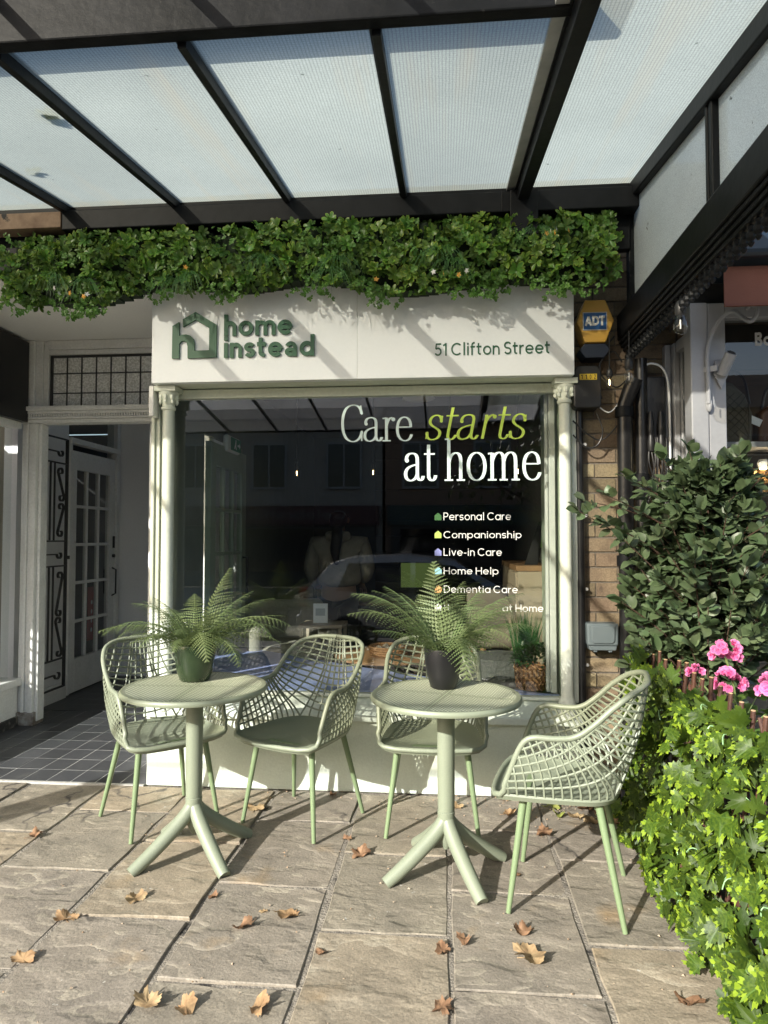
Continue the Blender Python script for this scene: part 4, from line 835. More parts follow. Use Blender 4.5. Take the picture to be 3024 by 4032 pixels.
part('wall_beam', MB().box(-2.13, 1.02, 3.60, 3.70, 3.15, 3.262).box(-5, 1.04, 3.662, 3.74, 3.264, 3.34).box(-5, 1.0, 3.705, 3.76, 2.97, 3.262), m_black, can, bevel=.006)
part('wall_beam', MB().box(-5, -2.134, 3.598, 3.70, 3.165, 3.255), M('bare_timber', (.16, .10, .065), .8, (.30, .21, .14), scale=12, bump=.5, dirt=(.02, .02, .02), dirtscale=6, dlo=.6, dhi=.66), can, bevel=.004)
part('joint_plate', MB().box(.31, .315, 3.594, 3.599, 3.15, 3.262).box(.355, .50, 3.588, 3.60, 3.02, 3.262), m_black, can, bevel=.003)
# side screen over the boundary
scn = thing('canopy_side_screen', 'black beam and frosted glass side screen at the right end of the canopy', 'screen', (1.05, 3.0, 2.4))
m_side = FROST('side_glass', .15, (.80, .86, .84), wire=False, diff=.5, stain=True)
part('beam', MB().box(.985, 1.055, 1.2, 3.96, 2.545, 2.69), m_black, scn, bevel=.008)
part('cornice', MB().box(.995, 1.062, 1.2, 3.96, 2.524, 2.543).box(1.005, 1.07, 1.2, 3.96, 2.503, 2.522).box(1.015, 1.078, 1.2, 3.96, 2.482, 2.501), m_black, scn, bevel=.005)
part('end_rafter', sloped(.985, 1.06, 1.2, 3.75, -.07, .011), m_black, scn, bevel=.005)
part('mullion', MB().box(.995, 1.055, 2.585, 2.60, 2.691, 3.06).box(1.0, 1.05, 2.602, 2.63, 2.691, 3.07).box(.995, 1.055, 2.632, 2.65, 2.691, 3.07), m_black, scn, bevel=.004)
part('mullion', MB().box(.995, 1.055, 3.72, 3.78, 2.691, 3.2), m_black, scn, bevel=.004)
for a, b in ((1.25, 2.583), (2.652, 3.718)):
    part('glass_panel', MB().prism([(a, 2.692), (b, 2.692), (b, cz(b) - .06), (a, cz(a) - .06)], 1.022, 1.028, 'x'), m_side, scn)
drop = MB().lathe([(.004, 0), (.012, -.008), (.008, -.02), (.016, -.034), (.017, -.048), (.009, -.058), (.012, -.066), (.004, -.078)], n=8).mesh('drop_ornament', m_black)
for k in range(34):
    o = link('drop_ornament', drop, scn, (1.03 - 1.05, 3.90 - .055 * k - 3.0, 2.481 - 2.4))
cord = thing('festoon_cable', 'black festoon cable looped along the side beam', 'cable', (1.10, 3.2, 2.44))
cpts = []
for k in range(40):
    y = 3.85 - k * .055; cpts.append((1.085, y, 2.50 - .012 * (1 - math.cos(k * .9))))
part('cable', MB().tube(cpts, .004, 6), m_blackp, cord, smooth=True)
bulb('festoon_bulb', (1.03, 3.05, 2.40), 'clear festoon bulb hanging nearest under the side beam', 'festoon bulbs', False, .04, 1.15)
bulb('festoon_bulb', (.955, 3.60, 2.30), 'clear festoon bulb beside the black downpipe', 'festoon bulbs', False, .14, 1.1)
bulb('festoon_bulb', (.892, 3.75, 2.295), 'small lit festoon bulb beside the numbered black box', 'festoon bulbs', True, .20, .85)

# ------------------------------------------------------------------ brick pier with pipes and boxes
pier = thing('brick_pier', 'yellow-brown brick wall strip between the two shops', 'wall', (.95, 4.0, 0))
part('mortar_core', MB().box(.744, 1.5, 3.962, 4.02, 0, 3.2), M('old_mortar', (.16, .14, .115), .95, fine=.2), pier)
m_brick = M('stock_brick', (.24, .19, .12), .85, (.17, .13, .085), scale=9, rand=.32, hue=.018, fine=.2, fscale=120, bump=.5, bscale=110, dirt=(.06, .05, .04), dirtscale=9, dlo=.62, dhi=.8)
rb_ = random.Random(11)
bmesh_full = MB().box(-.11, .11, -.03, .03, -.0365, .0365).mesh('brick', m_brick); bmesh_half = MB().box(-.05, .05, -.03, .03, -.0365, .0365).mesh('brick', m_brick)
for j in range(38):
    z = .042 + j * .084
    xs = [(.797, 0), (.965, 1), (1.20, 1), (1.43, 1)] if j % 2 else [(.857, 1), (1.025, 0), (1.195, 1), (1.43, 1)]
    for x, f in xs:
        o = link('brick', bmesh_full if f else bmesh_half, pier, (x - .95, 3.984 - 4.0 + rb_.uniform(-.003, .003), z), (0, rb_.uniform(-.006, .006), rb_.uniform(-.01, .01)))
m_pipe = M('pipe_black', (.010, .010, .011), .28, (.018, .018, .018), scale=8, bump=.25, bscale=40)
def pipe(name, label, pts, r, clips=()):
    t = thing(name, label, 'pipe', pts[0]); l0 = Vector(pts[0])
    obj('tube', MB().tube([Vector(p) - l0 for p in pts], r, 16), m_pipe, t, smooth=True)
    for z in clips: obj('collar', MB().lathe([(r + .002, -.03), (r + .008, -.028), (r + .008, .028), (r + .002, .03)], n=16, cap=False).add([], []), m_black, t, loc=Vector((pts[0][0], pts[0][1], z)) - l0, smooth=True)
    return t
tp = pipe('conduit', 'slim black conduit pipe screwed to the brick beside the column', [(.762, 3.915, 0.0), (.762, 3.915, 1.2), (.757, 3.915, 2.2)], .024)
for z in (.72, 1.14, 1.55, 1.95):
    for x in (-.032, .03): obj('screw', MB().lathe([(.009, -.004), (.009, .004)], n=10), M('zinc_screw', (.55, .55, .53), .4, metal=.4), tp, loc=(x, -.002, z), rot=(R(90), 0, 0))
pipe('downpipe', 'thick black downpipe left of the pair on the brick wall', [(.995, 3.86, 0), (.998, 3.86, 2.16), (1.02, 3.84, 2.23), (1.045, 3.82, 2.30)], .042, (.55, 1.3, 2.12))
pipe('downpipe', 'thick black downpipe right of the pair on the brick wall', [(1.09, 3.89, 0), (1.093, 3.89, 1.5), (1.095, 3.89, 2.42)], .036, (.9, 1.75))
al = thing('alarm_box', 'yellow hexagonal alarm box with a blue and white badge', 'alarm box', (.835, 3.90, 2.62))
hexa = [(-.10, .0), (-.055, .118), (.055, .118), (.102, .0), (.055, -.118), (-.055, -.118)]
m_yel = M('alarm_yellow', (.58, .34, .06), .4, (.52, .30, .055))
obj('case', MB().prism(hexa, -.085, .05), m_yel, al, bevel=.006)
obj('base', MB().prism([(-.055, -.12), (.055, -.12), (.085, -.155), (.05, -.20), (-.05, -.20), (-.085, -.155)], -.07, .05), M('navy_plastic', (.015, .022, .04), .4), al, bevel=.005)
obj('badge', MB().box(-.068, .062, -.0885, -.0855, -.052, .048), M('badge_white', (.6, .6, .58), .4), al); obj('badge_field', MB().box(-.064, .058, -.0905, -.089, -.048, .044), M('badge_blue', (.015, .10, .30), .4), al)
text_obj('ADT', -.058, .050, -.028, .054, -.091, .002, M('badge_letter', (.7, .7, .67), .4), 'lettering', al, .12, .0)
nb = thing('meter_box', 'black cable box numbered 1102 below the alarm', 'box', (.79, 3.86, 2.27))
obj('case', MB().prism([(-.075, -.115), (-.062, -.13), (.062, -.13), (.075, -.115), (.075, .075), (.055, .105), (-.055, .105), (-.075, .075)], -.04, .09), m_blackp, nb, bevel=.008)
for k, ch in enumerate('1102'):
    obj('number_label', MB().box(-.042 + .0235 * k, -.0195 + .0235 * k, -.0425, -.0405, .025, .058), M('label_yellow', (.62, .45, .04), .5), nb)
    text_obj(ch, -.036 + .0235 * k, -.026 + .0235 * k, .029, .025, -.0428, .0006, m_blackp, 'lettering', nb, .08)
sx_ = thing('outdoor_socket', 'blue-grey weatherproof socket box on the brick wall', 'socket box', (.865, 3.90, .885))
m_slate = M('slate_plastic', (.15, .185, .20), .45, (.135, .17, .185))
obj('cover', MB().prism([(-.082, -.05), (.082, -.05), (.086, .072), (-.086, .072)], -.05, .05), m_slate, sx_, bevel=.01, seg=3)
obj('raised_lid', MB().prism([(-.062, -.02), (-.05, -.036), (.05, -.036), (.062, -.02), (.064, .058), (-.064, .058)], -.058, -.049), m_slate, sx_, bevel=.006)
obj('lower_lip', MB().prism([(-.07, -.075), (.07, -.075), (.075, -.051), (-.075, -.051)], -.045, .05).box(-.05, -.03, -.046, .04, -.085, -.076).box(.03, .05, -.046, .04, -.085, -.076), m_slate, sx_, bevel=.004)
cbx = thing('cable_splice_box', 'tall black cable splice box with bundled leads on the brick', 'box', (1.165, 3.90, 2.1))
obj('case', MB().box(-.06, .06, -.03, .05, -.16, .22), m_blackp, cbx, bevel=.012)
for k in range(4): obj('plug', MB().lathe([(.016, -.05), (.02, -.03), (.02, .0), (.016, .03), (.010, .08)], n=10), m_blackp, cbx, loc=(-.03 + .055 * (k % 2), -.045, -.06 - .09 * (k // 2)), smooth=True)
lm = MB(); rr = random.Random(2)
for k in range(9):
    x = -.04 + .012 * k; lm.tube(catmull([(x, -.03, -.12), (x + rr.uniform(-.02, .02), -.05, -.25), (x + rr.uniform(-.03, .03), -.035, -.38), (x + rr.uniform(-.02, .03), -.03, -.5)], 4), .0045, 5)
obj('leads', lm, m_blackp, cbx, smooth=True)
obj('white_cable', MB().tube(catmull([(-.09, -.02, .26), (-.02, -.03, .29), (.05, -.03, .25), (.075, -.03, .1), (.075, -.03, -.4)], 6), .006, 6), m_white, cbx, smooth=True)
lo = thing('loose_cables', 'loose black cables looping over the brick by the column', 'cable', (.85, 3.90, 2.1))
for pts in ([(-.13, -.02, -.02), (-.05, -.03, -.1), (.03, -.03, -.13), (.12, -.03, -.04)], [(-.13, -.02, -.1), (-.06, -.03, -.17), (.0, -.03, -.16), (.03, -.03, -.08), (.0, -.02, .02)], [(.03, -.02, .1), (.0, -.04, .2), (.02, -.05, .3), (.09, -.04, .36), (.14, -.03, .3)], [(.1, -.02, .45), (.04, -.04, .36), (.02, -.04, .24), (.1, -.04, .16), (.16, -.03, .2)]):
    obj('cable', MB().tube(catmull(pts, 6), .0045, 6), m_blackp, lo, smooth=True)
obj('white_cable', MB().tube(catmull([(.02, -.02, .05), (.06, -.04, .02), (.1, -.04, .05), (.14, -.03, .12)], 5), .004, 6), m_white, lo, smooth=True)

# ------------------------------------------------------------------ right neighbour: grey shop window with awning
ns = thing('grey_shop', 'grey timber shop window with shelves and lettered glass at the right edge', 'shop', (1.7, 3.7, 0))
m_gw = M('grey_timber', (.36, .37, .39), .45, (.32, .33, .35), scale=4, fine=.03)
part('corner_post', MB().box(1.25, 1.335, 3.56, 3.66, .0, 2.62).box(1.338, 1.425, 3.57, 3.66, 0, 2.62), m_gw, ns, bevel=.006)
rp = MB()
for a, b, c, d in ((1.265, 1.295, 3.86, 3.95), (1.23, 1.262, 3.90, 3.95), (1.297, 1.312, 3.84, 3.95)): rp.box(a, b, c, d, 0, 2.5)
part('return_frame', rp, m_gw, ns, bevel=.004); part('return_frame', MB().box(1.27, 1.33, 3.665, 3.838, 2.44, 2.5), m_gw, ns)
part('head', MB().box(1.426, 2.6, 3.57, 3.66, 2.54, 2.62), m_gw, ns, bevel=.004)
part('return_pane', MB().box(1.302, 1.308, 3.662, 3.838, .3, 2.44), GLASS('return_glass', (.75, .77, .75), 2.2), ns)
part('window_pane', MB().box(1.426, 2.6, 3.61, 3.616, .45, 2.538), GLASS('neighbour_glass', (.85, .86, .84), 2.), ns)
part('stall_riser', MB().box(1.426, 2.6, 3.58, 3.64, 0, .448), m_gw, ns)
part('interior', MB().box(1.27, 2.9, 5.4, 5.45, 0, 2.6).box(1.27, 2.9, 3.68, 5.4, 2.58, 2.62).box(1.27, 2.9, 3.68, 5.4, .0, .4).box(1.20, 1.26, 3.96, 5.4, 0, 2.6), M('neighbour_room', (.16, .12, .085), .8, (.12, .09, .06)), ns)
part('valance_board', MB().box(1.43, 2.6, 3.66, 3.70, 2.30, 2.53), m_dark, ns)
text_obj('Barb', 1.585 - 1.7, 1.735 - 1.7, 2.405, .068, 3.6095 - 3.7, .0012, M('etched_letter', (.6, .6, .58), .5), 'lettering', ns, .10, .08)
part('wall_above', MB().box(1.08, 2.9, 3.66, 3.8, 2.63, 3.4), m_dark, ns)
shf = [(1.93, 'upper'), (1.36, 'lower')]
for z, nm in shf: part('shelf', MB().box(1.43, 2.5, 3.72, 4.1, z - .03, z), m_gw, ns, bevel=.003)
lampm = EM('spot_lamp', (1, .78, .5), 9)
sp_ = thing('shelf_spotlight', 'small lit spotlight above the bags in the right shop', 'lamp', (1.72, 3.85, 1.80))
obj('case', MB().lathe([(.02, 0), (.03, .03), (.02, .05)], n=12), m_white, sp_); obj('lens', MB().lathe([(.002, -.004), (.018, -.004), (.018, -.001), (.002, -.001)], n=12), lampm, sp_)
sl_ = bpy.data.lights.new('shelf_spotlight_light', 'POINT'); sl_.energy = 2.0; sl_.color = (1, .75, .45); sl_.shadow_soft_size = .05; slo = bpy.data.objects.new('shelf_spotlight_light', sl_); COL.objects.link(slo); slo.location = (0, 0, -.03); slo.parent = sp_
m_quilt = M('olive_quilt', (.13, .115, .08), .8, (.10, .09, .06), scale=20)
bag = thing('quilted_bag', 'olive quilted tote bag on the upper shelf of the right shop', 'bag', (1.52, 3.84, 1.931))
obj('body', MB().prism([(-.09, 0), (.12, 0), (.125, .16), (.09, .26), (.02, .33), (-.09, .34)], -.06, .06), m_quilt, bag, bevel=.025, seg=3, smooth=True)
qs = MB()
for k in range(-4, 8):
    a = -.085 + .045 * k
    for sgn in (1, -1):
        p = [(max(-.085, min(.10, a + sgn * t * .25)), -.0615, .03 + t * .24) for t in (0, .25, .5, .75, 1)]
        if abs(p[0][0] - p[-1][0]) > .05: qs.tube(p, .0018, 4)
obj('quilt_stitching', qs, M('stitch_olive', (.07, .06, .04), .8), bag)
obj('strap', MB().tube(catmull([(-.05, 0, .33), (.02, 0, .41), (.10, 0, .36), (.13, 0, .22)], 5), .011, 6, flat=.5), M('brown_leather', (.05, .028, .015), .5), bag, smooth=True)
bg2 = thing('brown_handbag', 'brown leather handbag with gold clasp on the upper shelf', 'bag', (1.78, 3.86, 1.931))
obj('body', MB().prism([(-.1, 0), (.1, 0), (.085, .17), (.03, .21), (-.03, .21), (-.085, .17)], -.05, .05), M('tan_leather', (.12, .05, .025), .35), bg2, bevel=.02, seg=3, smooth=True); obj('clasp', MB().ball((0, -.052, .14), .012, 8, 5), M('gold', (.6, .4, .12), .25, metal=1.), bg2); obj('handle', MB().tube(catmull([(-.06, 0, .19), (-.03, 0, .3), (.03, 0, .3), (.06, 0, .19)], 5), .008, 6), M('brown_leather', (.05, .028, .015), .5), bg2)
tg1 = thing('price_ticket', 'white ticket hanging beside the quilted bag', 'ticket', (1.665, 3.80, 2.05)); obj('card', MB().box(-.05, .03, 0, .003, -.02, .02), m_white, tg1, loc=(0, 0, 0), rot=(0, R(25), 0))
hb = thing('gold_quilted_bag', 'gold quilted bag hanging under the upper shelf', 'bag', (1.70, 3.88, 1.66))
m_goldq = M('gold_quilted', (.22, .13, .05), .3, metal=.5, bump=.6, bscale=30)
qb = MB()
for i in range(6):
    for j in range(3): qb.ball((-.14 + .055 * i, 0, .02 + .05 * j), (.03, .04, .028), 8, 5)
obj('body', qb, m_goldq, hb, smooth=True); obj('strap', MB().tube(catmull([(-.14, 0, .15), (-.1, 0, .22), (.1, 0, .22), (.13, 0, .15)], 5), .006, 6), m_blackp, hb)
bb = thing('dark_round_bag', 'dark bag with curved handle on the lower shelf behind the shrub', 'bag', (1.60, 3.86, 1.361)); obj('body', MB().ball((0, 0, .10), (.11, .05, .10), 14, 8), m_blackp, bb, smooth=True); obj('handle', MB().tube(catmull([(-.09, 0, .14), (-.05, 0, .26), (.05, 0, .26), (.09, 0, .14)], 6), .006, 6), m_blackp, bb)
aw = thing('awning', 'folded awning with red-brown valance and navy cassette at the right edge', 'awning', (1.9, 3.3, 2.6))
part('valance', MB().box(1.315, 2.6, 3.30, 3.306, 2.51, 2.70), M('brown_canvas', (.19, .075, .05), .85, (.17, .065, .042), bump=.4, bscale=150), aw)
part('valance_hem', MB().box(1.316, 2.6, 3.296, 3.2995, 2.512, 2.522), M('brown_canvas_hem', (.17, .065, .045), .85), aw)
part('cassette', MB().box(1.28, 2.6, 3.22, 3.60, 2.72, 2.84), M('navy_metal', (.012, .022, .035), .35), aw, bevel=.03, seg=3)
part('housing', MB().box(1.27, 2.6, 3.3, 3.65, 2.86, 3.15), m_black, aw, bevel=.02)
hk = thing('hanging_basket_bracket', 'curled grey iron bracket on the grey corner post', 'bracket', (1.335, 3.555, 2.1), R(-38))
ck = catmull([(.0, -.01, .0), (.0, -.012, .12), (.0, -.015, .25), (.025, -.015, .36), (.08, -.015, .43), (.13, -.015, .435), (.165, -.015, .40), (.20, -.015, .375), (.225, -.015, .40), (.225, -.015, .44), (.20, -.015, .455), (.182, -.015, .435)], 5)
obj('arm', MB().tube(ck, .011, 8), m_gw, hk, smooth=True); obj('strap_plate', MB().box(-.045, .045, -.012, 0, .16, .19), m_gw, hk, bevel=.002); obj('foot', MB().ball((0, -.008, -.005), (.016, .006, .035), 10, 6), m_gw, hk, smooth=True)
fh = thing('flagpole_holder', 'grey cast metal flagpole holder on the corner post', 'bracket', (1.395, 3.56, 2.25))
obj('plate', MB().prism([(-.03, .07), (.03, .07), (.035, 0), (0, -.075), (-.035, 0)], -.008, .004), m_gw, fh, bevel=.003); obj('socket', MB().tube([(0, -.01, .0), (.025, -.07, .09)], .028, 12, cap=True), m_gw, fh, smooth=True); obj('socket_bore', MB().tube([(.0255, -.0712, .0918), (.026, -.0725, .0935)], .02, 12), m_dark, fh)

# ------------------------------------------------------------------ artificial hedge strip over the sign
hedge = thing('hedge_strip', 'artificial green leaf hedge strip hanging above the white sign', 'hedge', (-.8, 3.62, 2.9))
HL, HR = -2.47, .90
def hedge_lo(x): return 2.765 - .03 * math.sin(x * 2.3 + 1) + .025 * math.sin(x * 7.1) + (.0 if x > -1.7 else -.01) + (.03 if x > .3 else 0)
m_hl = M('hedge_leaf', (.15, .285, .042), .36, (.075, .175, .030), scale=11, lo=.3, hi=.7, tip=((.42, .50, .06), .7, 1.15), trans=.25, rand=.25, hue=.02)
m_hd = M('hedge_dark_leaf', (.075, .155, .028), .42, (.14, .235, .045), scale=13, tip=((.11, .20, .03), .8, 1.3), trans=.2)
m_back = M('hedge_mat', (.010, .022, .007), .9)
bk_ = MB(); nx = 60
for i in range(nx):
    x0 = HL + .05 + (HR - HL - .1) * i / nx; x1 = HL + .05 + (HR - HL - .1) * (i + 1) / nx; z0 = hedge_lo((x0 + x1) / 2) + .03
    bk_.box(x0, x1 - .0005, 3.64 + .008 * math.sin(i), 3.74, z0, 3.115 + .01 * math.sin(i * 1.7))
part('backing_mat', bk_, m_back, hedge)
def obovate(L, w, fold, curl, seed):
    mb = MB(); mb.smooth = 'leaf'; vs = []; at = []; fs = []; prof = [(0, .12), (.22, .34), (.48, .80), (.70, 1.0), (.88, .78), (1.0, .18)]
    for t, k in prof:
        z = -curl * L * t * t; ww = w * k; vs += [(L * t, -ww, z + fold * ww), (L * t, 0, z), (L * t, ww, z + fold * ww)]; at += [t * .75 + .3 * (t > .3), t * .55, t * .75 + .3 * (t > .3)]
    for i in range(len(prof) - 1):
        k = 3 * i; fs += [(k, k + 3, k + 4, k + 1), (k + 1, k + 4, k + 5, k + 2)]
    return mb.add(vs, fs, at)
def rosette(seed, n=7, L=.045, w=.012, up=.5):
    rr = random.Random(seed); mb = MB(); mb.smooth = 'leaf'
    for k in range(n):
        a = 2 * math.pi * k / n + rr.uniform(-.25, .25); el = up + rr.uniform(-.3, .3) if k < n - 2 else up + .5
        b = obovate(L * rr.uniform(.75, 1.15), w * rr.uniform(.85, 1.15), .28, .22, seed + k)
        mb.put(b, Matrix.Rotation(a, 4, 'Z') @ Matrix.Rotation(-el, 4, 'Y'))
    return mb
ros = [rosette(k, 7 + k % 2, .039 + .005 * (k % 3), .0108) for k in range(5)]; rosm = [r_.mesh('leaf_rosette', m_hl) for r_ in ros]
small = [rosette(20 + k, 6, .018, .006, .35) for k in range(3)]
rh = random.Random(21)
def hedge_pt(depth):
    x = rh.uniform(HL, HR); lo = hedge_lo(x); z = rh.uniform(lo, 3.13)
    bulge = .055 * math.sin(math.pi * min(1, max(0, (z - lo) / (3.13 - lo)))) + .025 * noise.noise(Vector((x * 4, z * 4, 0)))
    return Vector((x, 3.635 - bulge - depth, z))
def hedge_rot(sp=.6):
    d = Vector((rh.gauss(0, sp), -1, rh.gauss(.1, sp * .9))).normalized(); q = d.to_track_quat('Z', 'Y')
    return q @ Euler((0, 0, rh.uniform(0, 6.28))).to_quaternion()
for k in range(300):
    p = hedge_pt(rh.uniform(.0, .045)); o = link('leaf_rosette', rosm[k % 5], hedge, p - Vector((-.8, 3.62, 2.9))); o.rotation_mode = 'QUATERNION'; o.rotation_quaternion = hedge_rot(); s_ = rh.uniform(.75, 1.15); o.scale = (s_,) * 3
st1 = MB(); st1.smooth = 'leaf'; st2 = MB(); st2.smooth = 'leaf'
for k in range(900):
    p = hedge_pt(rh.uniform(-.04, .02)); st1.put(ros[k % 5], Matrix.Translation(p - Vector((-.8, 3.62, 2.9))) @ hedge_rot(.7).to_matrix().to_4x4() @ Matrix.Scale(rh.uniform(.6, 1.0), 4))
for k in range(1100):
    if k < 600:
        p = hedge_pt(rh.uniform(.02, .06)); cl = noise.noise(Vector((p.x * 5, p.z * 6, 3)))
        if cl < .05: p.y += .03
    else:
        x = rh.choice([-2.35, -2.05, -1.95, -1.55, -1.2, -.7, -.35, .15, .25, .6, .8]) + rh.gauss(0, .06); p = Vector((x, 3.60 + rh.uniform(-.06, .06), hedge_lo(x) - rh.uniform(-.05, .07)))
    st2.put(small[k % 3], Matrix.Translation(p - Vector((-.8, 3.62, 2.9))) @ hedge_rot(.8).to_matrix().to_4x4() @ Matrix.Scale(rh.uniform(.7, 1.2), 4))
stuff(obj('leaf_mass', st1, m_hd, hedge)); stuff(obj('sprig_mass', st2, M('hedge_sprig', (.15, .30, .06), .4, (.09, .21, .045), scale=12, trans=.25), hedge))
def tuft(seed):
    rr = random.Random(seed); mb = MB(); mb.smooth = 'leaf'
    for k in range(26):
        a = rr.uniform(-1.1, 1.1); L = rr.uniform(.14, .24); w = .0026; out = rr.uniform(.3, .9)
        P = [Vector((math.sin(a) * L * t * .8, -out * L * math.sin(t * 1.6) * .8, L * (.35 * t - 1.0 * t * t))) for t in (0, .33, .66, 1)]
        vs = []; 
        for i, p in enumerate(P): ww = w * (1 - i / 3.2); vs += [p + Vector((ww, 0, 0)), p - Vector((ww, 0, 0))]
        mb.add(vs, [(0, 2, 3, 1), (2, 4, 5, 3), (4, 6, 7, 5)])
    return mb
m_tuft = M('hedge_grass', (.05, .14, .035), .4, (.08, .19, .05), scale=20, trans=.2)
for k, (x, z) in enumerate(((-2.12, 2.86), (-1.42, 2.82), (-.95, 2.92), (-.55, 2.90), (-.60, 2.84), (-.02, 2.93), (.05, 2.87), (.48, 3.02), (-1.95, 2.83), (-1.36, 2.85))):
    obj('grass_tuft', tuft(k), m_tuft, hedge, loc=(x + .8, 3.55 - 3.62, z - 2.9))
def flower(n=5, r=.012):
    mb = MB(); mb.smooth = 'leaf'
    for k in range(n): mb.put(blade(r, r * .35, .2, -.2, 3), Matrix.Rotation(2 * math.pi * k / n, 4, 'Z'))
    return mb
fw = flower().mesh('small_flower', M('white_petal', (.8, .8, .78), .5)); fy = flower().mesh('small_flower', M('amber_petal', (.75, .38, .05), .5))
for k, (x, z, y_) in enumerate(((.53, 2.99, 1), (.55, 3.0, 0), (.57, 2.99, 1), (.58, 3.01, 0), (.51, 2.98, 1), (.64, 3.0, 1), (-2.12, 2.79, 0), (-2.09, 2.76, 0), (-2.03, 2.76, 1), (-1.95, 2.74, 1), (-1.93, 2.75, 0), (-.05, 2.81, 0), (.0, 2.80, 1), (.12, 2.81, 0), (.08, 2.79, 1), (-.35, 2.78, 1), (-1.38, 2.88, 1))):
    link('small_flower', fy if y_ else fw, hedge, (x + .8, 3.52 - 3.62, z - 2.9), (R(80), rh.uniform(-.4, .4), rh.uniform(0, 3)), 1.25)

# ------------------------------------------------------------------ lattice armchairs
X0 = .60
_P = catmull([(0, .192, 0), (.10, .188, 0), (.165, .163, 0), (.208, .105, 0), (.228, 0, 0), (.24, -.11, 0), (.247, -.235, 0)], 12)
_s = [0.]
for a, b in zip(_P, _P[1:]): _s.append(_s[-1] + (b - a).length)
def per(x):
    x = min(max(x * _s[-1] / X0, 0), _s[-1] - 1e-6)
    for i in range(len(_s) - 1):
        if x <= _s[i + 1]:
            t = (x - _s[i]) / (_s[i + 1] - _s[i]); p = _P[i].lerp(_P[i + 1], t); d = (_P[min(i + 2, len(_P) - 1)] - _P[max(i - 1, 0)]).normalized()
            return p, Vector((-d.y, d.x, 0))
_Lt = [(0, .432), (.08, .430), (.13, .422), (.17, .400), (.21, .352), (.255, .290), (.30, .248), (.34, .231), (.40, .227), (.47, .229), (.505, .218), (.53, .182), (.565, .09), (.60, .0)]
def _lin(tab, x):
    for (a, va), (b, vb) in zip(tab, tab[1:]):
        if x <= b: return va + (vb - va) * (x - a) / (b - a)
    return tab[-1][1]
def Lh(x): return sum(_lin(_Lt, min(X0, abs(x + d * .005))) for d in range(-3, 4)) / 7 if x < .57 else _lin(_Lt, x)
def S(x, h):
    p, nrm = per(x); L = max(Lh(x), .05)
    k = min(1, max(0, (x - .08) / .24)); k = k * k * (3 - 2 * k); lean = .25 * (1 - k) + .085 * k
    bulge = .016 * math.sin(math.pi * min(1, h / L)) * (1 - .3 * k)
    return Vector((p.x, p.y, .455 + h * .985)) + nrm * (-1 if nrm.y * 0 + (nrm.x * p.x + nrm.y * (p.y + .02)) < 0 else 1) * (lean * h - .0 + bulge)
def mirror(pts): return [Vector((-p.x, p.y, p.z)) for p in pts]
